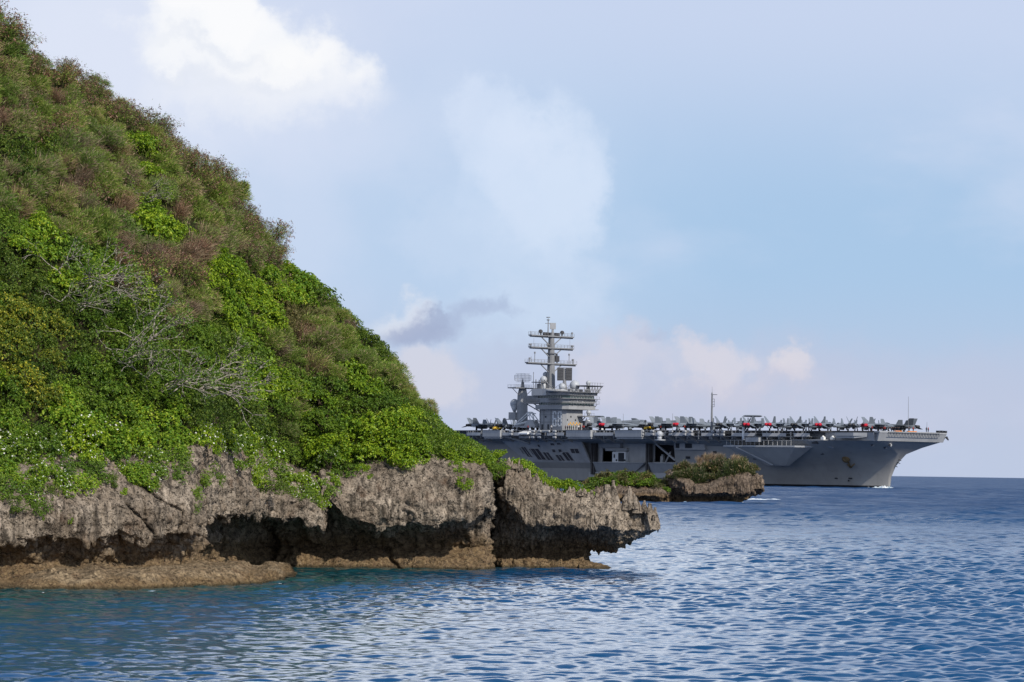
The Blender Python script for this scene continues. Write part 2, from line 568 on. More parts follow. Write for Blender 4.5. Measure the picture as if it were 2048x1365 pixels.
MAT['lf_bright'] = leaf_mat('leaf_bright_green', [(0.040, 0.092, 0.007), (0.088, 0.165, 0.009), (0.145, 0.225, 0.012), (0.23, 0.29, 0.022)])
MAT['lf_lime'] = leaf_mat('leaf_yellow_green', [(0.045, 0.11, 0.009), (0.09, 0.18, 0.012), (0.15, 0.235, 0.016), (0.24, 0.28, 0.026)])
MAT['lf_mid'] = leaf_mat('leaf_mid_green', [(0.03, 0.07, 0.008), (0.06, 0.118, 0.011), (0.095, 0.16, 0.014), (0.15, 0.21, 0.026)])
MAT['lf_dark'] = leaf_mat('leaf_dark_green', [(0.02, 0.044, 0.007), (0.044, 0.085, 0.010), (0.07, 0.115, 0.013), (0.12, 0.155, 0.026)])
MAT['lf_feather'] = leaf_mat('leaf_feathery', [(0.046, 0.092, 0.013), (0.09, 0.155, 0.022), (0.14, 0.20, 0.03), (0.24, 0.25, 0.08)])
MAT['lf_olive'] = leaf_mat('leaf_olive', [(0.03, 0.035, 0.012), (0.06, 0.065, 0.02), (0.10, 0.095, 0.035), (0.17, 0.15, 0.06)])
MAT['lf_yellow'] = leaf_mat('leaf_yellowing', [(0.03, 0.07, 0.01), (0.055, 0.10, 0.012), (0.09, 0.13, 0.014), (0.16, 0.18, 0.02), (0.36, 0.33, 0.03)])
MAT['lf_islet'] = leaf_mat('leaf_islet_brush', [(0.020, 0.034, 0.010), (0.036, 0.056, 0.014), (0.055, 0.078, 0.02), (0.10, 0.10, 0.045)], gain=1.3)
MAT['pod'] = leaf_mat('dry_seed_pod', [(0.05, 0.022, 0.018), (0.09, 0.042, 0.03), (0.15, 0.075, 0.05), (0.26, 0.16, 0.11)], trans=0.1, gain=1.2)
MAT['dry'] = leaf_mat('dry_stem', [(0.10, 0.075, 0.045), (0.18, 0.135, 0.085), (0.28, 0.21, 0.14)], trans=0.1)
MAT['twig'] = paint('grey_bark', (0.31, 0.275, 0.23), 0.8, 0.25, 0.2, 3.0)
MAT['petal'] = leaf_mat('white_petal', [(0.7, 0.7, 0.6), (0.8, 0.8, 0.75)], trans=0.2, hue=0.05, gain=1.0)
MAT['stem'] = paint('brown_stem', (0.10, 0.075, 0.05), 0.85, 0.3, 0.2, 4.0)

MAT['hull'] = paint('hull_grey_paint', (0.31, 0.305, 0.295), 0.5, 0.10, 0.16, 0.12, rust=0.1)
MAT['side'] = paint('side_plate_paint', (0.42, 0.42, 0.42), 0.55, 0.12, 0.25, 0.2, rust=0.08)
MAT['lightgrey'] = paint('light_grey_paint', (0.31, 0.32, 0.335), 0.55, 0.10, 0.22, 0.25, rust=0.08)
MAT['island'] = paint('island_grey_paint', (0.27, 0.275, 0.285), 0.55, 0.10, 0.2, 0.3, rust=0.05)
MAT['mast'] = paint('mast_paint', (0.19, 0.195, 0.205), 0.55, 0.12, 0.2, 0.4)
MAT['white'] = paint('white_paint', (0.72, 0.73, 0.73), 0.45, 0.05, 0.1, 0.5)
MAT['dome'] = paint('radome_white', (0.38, 0.40, 0.43), 0.4, 0.04, 0.05, 0.5)
MAT['dark'] = paint('dark_recess', (0.035, 0.038, 0.045), 0.7, 0.2, 0.2, 0.4)
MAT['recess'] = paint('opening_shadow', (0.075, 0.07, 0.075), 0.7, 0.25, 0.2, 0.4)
MAT['brownpost'] = paint('guide_rail_paint', (0.075, 0.07, 0.07), 0.7, 0.2, 0.3, 0.5, rust=0.4)
MAT['deck'] = paint('flight_deck_nonskid', (0.055, 0.055, 0.058), 0.9, 0.2, 0.2, 0.1)
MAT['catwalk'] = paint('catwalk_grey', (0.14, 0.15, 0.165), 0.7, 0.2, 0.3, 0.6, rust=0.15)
MAT['boot'] = paint('boot_topping_black', (0.018, 0.018, 0.02), 0.5, 0.1, 0.1, 0.3)
MAT['glass'] = paint('bridge_glass', (0.02, 0.05, 0.045), 0.12, 0.2, 0.0, 0.5, spec=0.6)
MAT['anchor'] = paint('rusty_anchor', (0.16, 0.11, 0.055), 0.8, 0.3, 0.4, 0.8)
MAT['orange'] = paint('orange_paint', (0.75, 0.25, 0.04), 0.6, 0.05, 0.1, 0.5)
MAT['gold'] = paint('gold_ribbon_paint', (0.60, 0.32, 0.05), 0.6, 0.1, 0.1, 0.5)
MAT['radar'] = paint('radar_mesh', (0.05, 0.05, 0.055), 0.6, 0.1, 0.1, 0.5)
MAT['jet'] = paint('aircraft_grey', (0.145, 0.17, 0.205), 0.5, 0.08, 0.12, 0.4)
MAT['jetdark'] = paint('aircraft_dark_grey', (0.11, 0.125, 0.145), 0.5, 0.08, 0.12, 0.4)
MAT['canopy'] = paint('canopy_glass', (0.03, 0.035, 0.04), 0.08, 0.1, 0.0, 0.4, spec=0.7)
MAT['nozzle'] = paint('engine_nozzle', (0.03, 0.03, 0.033), 0.45, 0.2, 0.1, 2.0)
MAT['redcover'] = paint('red_engine_cover', (0.42, 0.012, 0.03), 0.7, 0.1, 0.1, 2.0)
MAT['tyre'] = paint('black_tyre', (0.02, 0.02, 0.02), 0.8, 0.1, 0.0, 2.0)
MAT['skin'] = paint('skin', (0.40, 0.22, 0.15), 0.6, 0.05, 0.0, 2.0)
MAT['navy'] = paint('navy_cloth', (0.02, 0.025, 0.045), 0.85, 0.1, 0.0, 2.0)
MAT['redcloth'] = paint('red_cloth', (0.35, 0.02, 0.02), 0.85, 0.1, 0.0, 2.0)
MAT['whitecloth'] = paint('white_cloth', (0.7, 0.7, 0.7), 0.85, 0.05, 0.0, 2.0)
MAT['yellow'] = paint('yellow_paint', (0.60, 0.38, 0.03), 0.5, 0.1, 0.1, 1.0)
MAT['greencloth'] = paint('green_cloth', (0.03, 0.16, 0.08), 0.85, 0.1, 0.0, 2.0)
m, K, out = new_mat('sea_foam')
geo = K.n('ShaderNodeNewGeometry')
nn = K.noise(geo.outputs['Position'], 1.3, 5.0, 0.7)
K.link(bsdf(K, K.mix(K.ss(nn, 0.35, 0.6), (0.25, 0.37, 0.48), (0.70, 0.73, 0.76)), 0.7, 0.3, normal=bump(K, nn, 0.8, 0.2)).outputs[0], out.inputs[0])
MAT['foam'] = m


# ------------------------------------------------------------------ sea
def build_sea():
    rows = [-60.0, -20.0, 10.0, 25.0, 35.0]
    y = 42.0
    while y < 1100:
        rows.append(y); y += max(0.07, 0.07 * (y / 62.0) ** 1.25)
    while y < 60000:
        rows.append(y); y *= 1.035
    rows.append(60000.0)
    rows = np.array(rows)
    ang = np.concatenate([np.linspace(-82, -17, 14), np.linspace(-15.5, 15.5, 1050), np.linspace(17, 82, 14)])
    ta = np.tan(np.radians(ang))
    Y = np.repeat(rows[:, None], len(ta), 1)
    X = (Y + 75.0) * ta[None, :]
    dy = np.gradient(rows)[:, None]
    Z = np.zeros_like(X)
    r = np.random.default_rng(11)
    dX = np.zeros_like(X); dY = np.zeros_like(X)
    near = rows < 1500
    NC = 100
    for i in range(NC):
        lam = 0.24 * (5.0 / 0.24) ** (i / (NC - 1.0))
        th = radians_n(r.normal(-102, 36))
        k = 2 * pi / lam
        slope = 0.245 * sqrt(2.0 / NC) * math.exp(-0.5 * (math.log(lam / 0.62) / 0.8) ** 2) * 1.4
        a = slope / k * (0.6 + 0.8 * r.random())
        ph = r.random() * 2 * pi
        fade = np.clip((lam / (2.4 * dy[near]) - 0.7) / 0.6, 0, 1)
        ca, sa = math.cos(th), math.sin(th)
        arg = k * (X[near] * ca + Y[near] * sa) + ph
        Z[near] += a * fade * np.sin(arg)
        dX[near] += -0.85 * a * fade * ca * np.cos(arg)
        dY[near] += -0.85 * a * fade * sa * np.cos(arg)
    for i in range(26):
        lam = 4.5 * (16 / 4.5) ** (i / 25.0)
        th = radians_n(r.normal(-104, 38)); k = 2 * pi / lam
        a = 0.05 * sqrt(2.0 / 26) / k * (0.6 + 0.8 * r.random()); ph = r.random() * 2 * pi
        fade = np.clip((lam / (2.4 * dy[near]) - 0.7) / 0.6, 0, 1) * np.clip((Y[near] - 140) / 220, 0, 1)
        arg = k * (X[near] * math.cos(th) + Y[near] * math.sin(th)) + ph
        Z[near] += a * fade * np.sin(arg)
        dX[near] += -0.8 * a * fade * math.cos(th) * np.cos(arg); dY[near] += -0.8 * a * fade * math.sin(th) * np.cos(arg)
    # gusts: calmer and rougher patches
    pp = np.stack([X[near].ravel() * 0.045, Y[near].ravel() * 0.028, np.zeros(X[near].size)], 1)
    g = (0.95 + 0.75 * fbm(pp, 5, 5)).reshape(X[near].shape) * (1 + 0.35 * np.clip((Y[near] - 110) / 200, 0, 1)) * (1 + .35 * np.clip((X[near] - 4) / 12, 0, 1))
    # calmer in the lee of the headland
    lee = 1 - 0.2 * np.clip((-2 - X[near] - 0.10 * (Y[near] - 60)) / 12.0, 0, 1)
    g *= lee
    Z[near] *= g; dX[near] *= g; dY[near] *= g
    P = np.stack([X + dX, Y + dY, Z], -1)
    m, K, out = new_mat('sea_water')
    geo = K.n('ShaderNodeNewGeometry'); pos = geo.outputs['Position']
    sp = K.n('ShaderNodeSeparateXYZ'); K.link(pos, sp.inputs[0])
    b1 = K.noise(K.scalev(pos, (1.0, 1.4, 1.0)), 4.5, 5.0, 0.55, 0.3)
    b2 = K.noise(K.scalev(pos, (0.55, 1.0, 1.0)), 0.42, 6.0, 0.62, 0.3)
    b3 = K.noise(K.scalev(pos, (0.5, 1.0, 1.0)), 0.09, 5.0, 0.6)
    far = K.ss(sp.outputs[1], 120.0, 420.0)
    h = K.m('ADD', K.m('MULTIPLY', b1, 0.007), K.m('ADD', K.m('MULTIPLY', K.m('MULTIPLY', b2, far), 0.8), K.m('MULTIPLY', K.m('MULTIPLY', b3, far), 1.8)))
    bp = bump(K, h, 1.0, 1.0)
    # shallow reef water close to the headland is green, the open sea deep blue
    wob = K.noise(pos, 0.12, 4.0, 0.6)
    sh = K.m('ADD', K.m('MULTIPLY', sp.outputs[0], -0.075), K.m('MULTIPLY', K.m('SUBTRACT', sp.outputs[1], 82.0), 0.030))
    sh = K.m('ADD', sh, K.m('MULTIPLY_ADD', wob, 1.2, -0.95))
    shal = K.m('MULTIPLY', K.m('MULTIPLY', K.ss(sh, 0.35, 1.35), K.ss(sp.outputs[0], 6.0, -4.0)), K.ss(sp.outputs[1], 175.0, 135.0))
    deep = K.mix(K.ss(sp.outputs[1], 130.0, 480.0), (0.004, 0.055, 0.15), (0.006, 0.042, 0.125))
    c = K.mix(shal, deep, (0.006, 0.048, 0.055))
    gp = K.noise(K.scalev(pos, (0.10, 0.022, 1.0)), 1.0, 5.0, 0.6)
    rg = K.m('MULTIPLY', K.ss(sp.outputs[1], 110.0, 420.0, 0.06, 0.46), K.ss(gp, 0.30, 0.70, 0.75, 1.2))
    b = bsdf(K, c, rg, 0.5, normal=bp)
    b.inputs['IOR'].default_value = 1.333
    K.link(b.outputs[0], out.inputs[0])
    o = link_mesh('sea', grid_mesh('sea', P, m, flip=True))
    tag(o, kind='structure')


def radians_n(d): return d * pi / 180


build_sea()


# ------------------------------------------------------------------ rock
def resample(S, n, axis=0, t=None):
    """linear resampling of a section array along an axis, even in arc length unless t is given"""
    S = np.moveaxis(S, axis, 0)
    k = S.shape[0]
    if t is None:
        d = np.linalg.norm(np.diff(S, axis=0), axis=-1).mean(axis=1) if S.ndim == 3 else np.linalg.norm(np.diff(S, axis=0), axis=-1)
        t = np.concatenate([[0], np.cumsum(d)])
    q = np.linspace(t[0], t[-1], n)
    i = np.clip(np.searchsorted(t, q, 'right') - 1, 0, k - 2)
    w = (q - t[i]) / (t[i + 1] - t[i] + 1e-9)
    w = w.reshape((-1,) + (1,) * (S.ndim - 1))
    R = S[i] * (1 - w) + S[i + 1] * w
    return np.moveaxis(R, 0, axis)


def blur(P, axis, n, closed=False):
    for _ in range(n):
        a = np.roll(P, 1, axis); b = np.roll(P, -1, axis)
        Q = 0.25 * a + 0.5 * P + 0.25 * b
        if not closed:
            sl0 = [slice(None)] * P.ndim; sl0[axis] = 0
            sl1 = [slice(None)] * P.ndim; sl1[axis] = -1
            Q[tuple(sl0)] = P[tuple(sl0)]; Q[tuple(sl1)] = P[tuple(sl1)]
        P = Q
    return P


def rough_rock(P, amp=1.0, seed=0, f=1.0, spikes=0.0, sgn=1.0):
    """weathered karst: pushes a grid along its normals"""
    sh = P.shape
    n = grid_normals(P) * sgn
    p = P.reshape(-1, 3)
    d = 0.30 * fbm(p * 0.75 * f, 4, seed)
    flute = ridged(p * np.array([2.4, 2.4, 0.8]) * f, 4, seed + 11)
    d += 0.17 * flute
    d += 0.075 * ridged(p * np.array([6.5, 6.5, 2.6]) * f, 3, seed + 23)
    pit = vnoise(p * np.array([3.5, 3.5, 2.6]) * f, seed + 31)
    d -= 0.4 * np.clip(pit - 0.35, 0, 1)
    warp = p * np.array([1.0, 1.0, 0.7]) + 0.25 * np.stack([vnoise(p * 2.1 * f, seed + 60 + k) for k in range(3)], 1)
    w1 = worley(warp * 1.7 * f, seed + 71); w2 = worley(warp * 4.2 * f, seed + 75)
    d -= 0.26 * np.clip(0.34 - w1, 0, 1) / 0.34 * (vnoise(p * 0.9 * f, seed + 80) > -0.1)
    d -= 0.09 * np.clip(0.36 - w2, 0, 1) / 0.36
    d += 0.025 * fbm(p * 19 * f, 2, seed + 41)
    d = d.reshape(sh[:2]) * amp * np.clip(1 + 0.9 * np.minimum(n[..., 2] + .25, 0), .4, 1)
    P2 = P + n * d[..., None]
    if spikes:
        up = np.clip(n[..., 2] * 1.6 - 0.25, 0, 1)
        s = ridged(p * np.array([3.0, 3.0, 0.4]) * f, 3, seed + 51).reshape(sh[:2])
        P2[..., 2] += spikes * up * np.clip(s, -0.1, 1)
    return P2


def pxinterp(x, tab):
    xs = [t[0] for t in tab]; return np.array([np.interp(x, xs, [t[i] for t in tab]) for i in range(1, len(tab[0]))])


# headland: pixel column, y of cliff top, y of lip, depth of lip, depth of base
CLIFF = [(-320, 930, 1105, 99, 96.5), (-120, 915, 1098, 100, 97.5), (0, 905, 1092, 101.5, 102.1), (100, 900, 1084, 102.5, 103.1),
         (200, 905, 1070, 104, 104.6), (260, 905, 1064, 105, 105.7), (330, 895, 1073, 106, 107), (398, 885, 1071, 107.5, 109),
         (412, 880, 1050, 110, 114), (440, 880, 1040, 113, 119), (520, 905, 1031, 119, 124.3), (545, 915, 1040, 120.5, 125), (600, 930, 1041, 121.3, 125),
         (640, 940, 1054, 122, 125.2), (654, 945, 1064, 122.2, 125.2), (661, 950, 1012, 122.8, 125.2), (690, 940, 1030, 123.4, 125.2),
         (720, 925, 1048, 123.6, 125.2), (790, 915, 1058, 123.8, 125.3), (850, 912, 1055, 123.9, 125.4), (900, 908, 1052, 124.0, 125.5),
         (950, 914, 1036, 124.2, 125.5), (975, 920, 1020, 124.4, 125.6), (984, 938, 1016, 125.5, 126.2), (988, 965, 1035, 129, 129.0), (1012, 985, 1040, 130.0, 130.0)]


def cliff_top(x):
    yt, yl, dl, db = pxinterp(x, CLIFF)
    return at(x, yt, dl + 1.7 + (0 if x > 640 else 1.2))


def build_cliff():
    xs = np.concatenate([np.arange(-320, 380, 8), np.arange(380, 1013, 3)])
    secs = []
    for i, x in enumerate(xs):
        yt, yl, dl, db = pxinterp(x, CLIFF)
        yl = yl + 9 * vnoise(np.array([[x * 0.03, 0, 0]]), 3)[0] + 5 * vnoise(np.array([[x * 0.11, 0, 0]]), 4)[0]
        lean = 1.7 + (0 if x > 640 else 1.2)
        top = at(x, yt, dl + lean); lip = at(x, yl, dl)
        m1 = at(x, yt * .72 + yl * .28, dl + lean * .45 - 0.1); m2 = at(x, yt * .35 + yl * .65, dl + 0.02)
        zl = lip[2]

        def pt(D, z): return np.array([(x - PW / 2) / FPX * D, D, z])
        inner = db + (0.6 if x < 400 else 1.2)
        gap = max(0.6, inner - dl)
        prof = [top + (np.array([0, 4.0, 1.2]) if x < 800 else np.array([0, 1.2, -0.6])), top, m1, m2, lip, pt(dl + 0.22, zl - 0.10), pt(dl + 0.45 * gap, zl * .93 + .06), pt(dl + 0.85 * gap, zl * .62 + .25),
                pt(inner, 0.95), pt(db + 0.75, 0.72), pt(db + 0.25, 0.42), pt(db, 0.05), pt(db - 0.2, -0.5), pt(db - 0.3, -2.0)]
        secs.append(prof)
    S = np.array(secs)
    S = resample(S, 620, 0)
    t = np.array([0, 1.5, 3, 4.6, 6.3, 6.6, 7.8, 9.0, 10.2, 10.8, 11.3, 11.8, 12.3, 12.8])
    S = resample(S, 230, 1, t)
    S = blur(S, 1, 4); S = blur(S, 0, 2)
    P = rough_rock(S, 1.0, 3, sgn=1.0)
    # the two deep joints in the left block and the hairline cracks
    pq = P.reshape(-1, 3)
    jx = 9 * fbm(pq * 1.3, 3, 90).reshape(P.shape[:2]) + 4 * fbm(pq * 5, 2, 91).reshape(P.shape[:2]); jy = 9 * fbm(pq * 1.3, 3, 92).reshape(P.shape[:2])
    for x0, y0, x1, y1, w, dep in ((246, 946, 300, 985, 0.16, .45), (300, 985, 366, 1026, 0.08, .35), (252, 1008, 311, 1070, 0.07, .3), (289, 975, 291, 1057, 0.07, .2), (366, 1026, 350, 1068, .05, .2), (545, 1050, 545, 1135, .16, .6), (775, 1100, 800, 1145, .12, .4), (655, 1000, 650, 1060, .1, .3)):
        px, py = proj(P)
        ax, ay = x1 - x0, y1 - y0
        L2 = ax * ax + ay * ay
        tt = np.clip(((px + jx - x0) * ax + (py + jy - y0) * ay) / L2, 0, 1)
        d = np.hypot(px + jx - x0 - tt * ax, py + jy - y0 - tt * ay) / 52.0
        P[..., 1] += dep * np.clip(1 - d / w, 0, 1)
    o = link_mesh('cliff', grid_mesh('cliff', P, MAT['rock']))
    tag(o, kind='structure')
    return P


CLIFF_P = build_cliff()


def build_ledge():
    tab = [(-320, 96.0), (-100, 97.4), (0, 98.6), (280, 100.2), (450, 104.0), (540, 107.5), (575, 110.5), (592, 114.0), (598, 117)]
    top = [(-320, 1159), (40, 1160), (70, 1146), (150, 1138), (300, 1142), (380, 1134), (470, 1137), (560, 1139), (585, 1146), (595, 1152), (598, 1156)]
    secs = []
    for x in np.linspace(-320, 598, 300):
        d = pxinterp(x, tab)[0]; yt = pxinterp(x, top)[0]
        yt += 7 + 6 * vnoise(np.array([[x * 0.025, 0, 0]]), 8)[0]
        zt = at(x, yt, d + 1.0)[2]

        def pt(D, z): return np.array([(x - PW / 2) / FPX * D, D, z])
        secs.append([pt(d - 0.3, -1.5), pt(d - 0.1, -0.3), pt(d + 0.05, 0.12), pt(d + 0.3, zt * .6), pt(d + 0.9, zt), pt(d + 3.0, zt + 0.10), pt(d + 9, zt + 0.12)])
    S = resample(np.array(secs), 420, 0)
    S = resample(S, 110, 1, np.array([0, 1, 1.4, 2.0, 3.0, 4.6, 6.5]))
    S = blur(S, 1, 4)
    P = rough_rock(S, 0.75, 19, 1.5, sgn=-1.0)
    tag(link_mesh('reef_ledge', grid_mesh('reef_ledge', P, MAT['rock_ledge'], flip=True)), kind='structure')


build_ledge()


def spire(P0, h, r, seed, n=26, m=22, ext=0.35):
    """a fluted karst pinnacle standing on P0"""
    th = np.linspace(0, 2 * pi, n, endpoint=False); t = np.linspace(0, 1, m)
    rad = r * (1 - t ** 1.3 * 0.9)
    X = P0[0] + rad[:, None] * np.cos(th)[None] + 0.12 * h * t[:, None] * math.sin(seed)
    Y = P0[1] + rad[:, None] * np.sin(th)[None]
    Z = P0[2] - ext * h + ((1 + ext) * h * t)[:, None] + 0 * X
    P = np.stack([X, Y, Z], -1)
    p = P.reshape(-1, 3)
    dd = (0.32 * r * fbm(p * 2.5 / max(r, .1) * .25, 3, seed) + 0.30 * r * ridged(p * np.array([4, 4, 1.5]), 3, seed + 3)).reshape(m, n)
    dirs = np.stack([np.cos(th), np.sin(th)], -1)
    P[..., :2] += dd[..., None] * dirs[None]
    return P


def join_grids(name, grids, mat):
    """closed grids (rows closed around) joined into one mesh"""
    vs = []; fs = []; o = 0
    for G in grids:
        a, b = G.shape[:2]
        idx = np.arange(a * b).reshape(a, b) + o
        nx = np.roll(idx, -1, 1)
        fs.append(np.stack([idx[:-1], nx[:-1], nx[1:], idx[1:]], -1).reshape(-1, 4))
        vs.append(G.reshape(-1, 3)); o += a * b
    V = np.concatenate(vs); Fq = np.concatenate(fs)
    me = bpy.data.meshes.new(name)
    me.from_pydata(V.tolist(), [], Fq.tolist())
    for G_i in (0,): me.materials.append(mat)
    me.polygons.foreach_set('use_smooth', [True] * len(Fq))
    me.update()
    bm = bmesh.new(); bm.from_mesh(me); bmesh.ops.recalc_face_normals(bm, faces=bm.faces); bm.to_mesh(me); bm.free()
    return me


# the undercut rock at the end of the headland
# pixel x, top behind, top front edge, lip, underside, stem (1) or free overhang (0)
STACK = [(990, 985, 1000, 1000, 1062, 1), (994, 945, 965, 992, 1062, 1), (1000, 928, 942, 990, 1062, 1), (1010, 914, 924, 1000, 1062, 1), (1035, 915, 927, 1030, 1062, 1), (1052, 926, 948, 1048, 1062, 1),
         (1087, 944, 966, 1055, 1063, 1), (1123, 952, 977, 1053, 1063, 1), (1149, 958, 977, 1055, 1064, 1), (1170, 966, 980, 1056, 1065, 1),
         (1188, 974, 984, 1056, 1106, 0), (1202, 984, 993, 1057, 1107, 0), (1217, 986, 992, 1059, 1107, 0), (1232, 992, 998, 1060, 1106, 0),
         (1246, 1003, 1007, 1061, 1101, 0), (1256, 993, 998, 1062, 1092, 0), (1268, 994, 998, 1062, 1083, 0), (1283, 1008, 1012, 1062, 1078, 0),
         (1303, 1016, 1019, 1062, 1069, 0), (1316, 1032, 1034, 1060, 1063, 0), (1321, 1050, 1051, 1058, 1060, 0)]


def build_stack():
    Dc = 130.0
    secs = []
    for x in np.linspace(990, 1321, 260):
        yT, yF, yL, yU, st = pxinterp(x, STACK)
        yF += float(np.interp(x, [1000, 1050, 1080, 1275, 1305, 1318], [-2, 2, 8, 8, 2, -2])); yT = yF + 3
        yL += 3 * vnoise(np.array([[x * 0.05, 1, 0]]), 5)[0]
        end = np.clip((1325 - x) / 110, 0.12, 1) * np.clip((x - 984) / 26, 0.3, 1)
        w = 2.5 * end

        def pt(D, z): return np.array([(x - PW / 2) / FPX * D, D, z])
        T = at(x, yT, Dc + 0.4); TF = at(x, yF, Dc - 0.62 * w); L = at(x, yL, Dc - 1.05 * w)
        Mf = at(x, .5 * (yF + yL), Dc - 0.95 * w); zU = at(x, yU, Dc - 0.7 * w)[2]
        low = [pt(Dc - 0.75 * w, max(L[2] - 0.25, zU * .5 + L[2] * .5 - .05)), pt(Dc - 0.2 * w, 1.05), pt(Dc - 0.12 * w, 0.72), pt(Dc - 0.42 * w, 0.40), pt(Dc - 0.56 * w, 0.04), pt(Dc - 0.6 * w, -1.0)]
        flo = [pt(Dc - 0.78 * w, L[2] * .8 + zU * .2), pt(Dc - 0.35 * w, L[2] * .4 + zU * .6), pt(Dc - 0.05 * w, L[2] * .12 + zU * .88), pt(Dc + .1 * w, zU), pt(Dc + 0.3 * w, zU), pt(Dc + 0.45 * w, zU + .02)]
        lw = [a * st + b * (1 - st) for a, b in zip(low, flo)]
        bkl = [pt(Dc + 1.0, -1.0), pt(Dc + 1.3, 0.6)]; bkf = [pt(Dc + 0.6 * w, zU + .1), pt(Dc + 0.85 * w, zU + .2)]
        bk = [a * st + b * (1 - st) for a, b in zip(bkl, bkf)]
        B1 = pt(Dc + 1.1 * w, .5 * (T[2] + max(zU, 1.2))); B2 = pt(Dc + 0.75 * w, T[2] - 0.35)
        secs.append([T, TF, Mf, L] + lw + bk + [B1, B2])
    S = resample(np.array(secs), 440, 0)
    S = np.concatenate([S, S[:, :1]], 1)
    S = resample(S, 321, 1)[:, :-1]
    S = blur(S, 1, 3, True); S = blur(S, 0, 2)
    P = np.concatenate([S, S[:, :1]], 1)
    am = np.clip((1321 - np.linspace(990, 1321, 440)) / 60, .05, 1) * np.clip((np.linspace(990, 1321, 440) - 985) / 15, .4, 1)
    P = rough_rock(P, 0.95 * am[:, None], 71, 1.1, spikes=0.0, sgn=1.0)[:, :-1]
    P[:, :, :] = P
    # close the ends
    c0 = P[0].mean(0); c1 = P[-1].mean(0)
    P = np.concatenate([np.broadcast_to(c0, P[:1].shape), P, np.broadcast_to(c1, P[:1].shape)], 0)
    grids = [P]
    r = np.random.default_rng(5)
    for x, y, yb, rad in ((1217, 972, 992, .24), (1212, 980, 994, .2), (1229, 964, 996, .26), (1224, 978, 998, .22), (1257, 976, 1000, .24), (1265, 990, 1002, .25), (1274, 996, 1010, .22), (1251, 990, 1004, .2),
                          (1288, 1004, 1016, .2), (1300, 1010, 1022, .24), (1310, 1018, 1034, .2), (1060, 944, 962, .2), (1074, 950, 966, .18), (1052, 940, 954, .16)):
        D = Dc - 1.1
        b = at(x, yb + 8, D); t = at(x, y - 3, D)
        grids.append(spire(b, t[2] - b[2], rad * (1.1 if x < 1275 else .8), int(x), ext=.35 if x < 1275 else .02))
    for x in np.arange(1003, 1205, 6.5):
        yT, yF, yL, yU, st = pxinterp(x, STACK)
        b = at(x + r.uniform(-2, 2), yF + 5 + r.uniform(0, 14), Dc - 1.6 * r.uniform(.75, 1.05))
        grids.append(spire(b, r.uniform(.15, .42), r.uniform(.10, .2), int(x * 3)))
    # low foot that runs out under the overhang
    tb = [(1165, .42, 1.5), (1190, .30, 1.3), (1210, .2, 1.1), (1226, .06, .8), (1240, -.12, .5)]
    foot = []
    for x in np.linspace(1165, 1240, 50):
        z, w = pxinterp(x, tb)
        q = []
        for a in np.linspace(0, 2 * pi, 28, endpoint=False):
            D = Dc - 0.3 - w * cos(a)
            q.append(((x - PW / 2) / FPX * D, D, -0.6 + (z + .6) * max(0, sin(a)) ** .6 - .5 * max(0, -sin(a))))
        foot.append(q)
    Fg = np.array(foot); p = Fg.reshape(-1, 3)
    Fg[..., 2] += 0.07 * fbm(p * 3.5, 3, 9).reshape(Fg.shape[:2])
    grids.append(Fg)
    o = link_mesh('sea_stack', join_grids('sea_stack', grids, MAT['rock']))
    tag(o, 'undercut grey limestone rock with jagged spires, split from the end of the headland', 'rock')


build_stack()


def build_islet(name, tab, Dc, wmax, seed, label):
    """tab: pixel x, top y, lip y, bottom y, stem"""
    secs = []
    x0, x1 = tab[0][0], tab[-1][0]
    for x in np.linspace(x0, x1, 140):
        yT, yL, yB, st = pxinterp(x, tab)
        u = (x - x0) / (x1 - x0)
        w = wmax * (0.25 + 0.75 * min(1, 4 * u * (1 - u) * 1.6))

        def pt(D, z): return np.array([(x - PW / 2) / FPX * D, D, z])
        zT = at(x, yT, Dc - .8 * w)[2]; zL = at(x, yL, Dc - w)[2]; zB = at(x, yB, Dc - .5 * w)[2]
        zB = -2.0 * st + zB * (1 - st)
        zn = 0.8 * st + (zB + .05) * (1 - st)
        secs.append([pt(Dc, zT + .5), pt(Dc - .7 * w, zT), pt(Dc - .95 * w, .6 * zT + .4 * zL), pt(Dc - w, zL), pt(Dc - .8 * w, .7 * zL + .3 * zn), pt(Dc - .55 * w, zn), pt(Dc - .5 * w, zB), pt(Dc + .5 * w, zB),
                     pt(Dc + .6 * w, zn), pt(Dc + w, zL), pt(Dc + .7 * w, zT)])
    S = resample(np.array(secs), 200, 0)
    S = np.concatenate([S, S[:, :1]], 1)
    S = resample(S, 161, 1)[:, :-1]
    S = blur(S, 1, 2, True)
    P = np.concatenate([S, S[:, :1]], 1)
    P = rough_rock(P, 2.0, seed, .5)[:, :-1]
    c0 = P[0].mean(0); c1 = P[-1].mean(0)
    P = np.concatenate([np.broadcast_to(c0, P[:1].shape), P, np.broadcast_to(c1, P[:1].shape)], 0)
    o = link_mesh(name, join_grids(name, [P], MAT['rock_far']))
    tag(o, label, 'rock islet', 'rock islets off the headland')


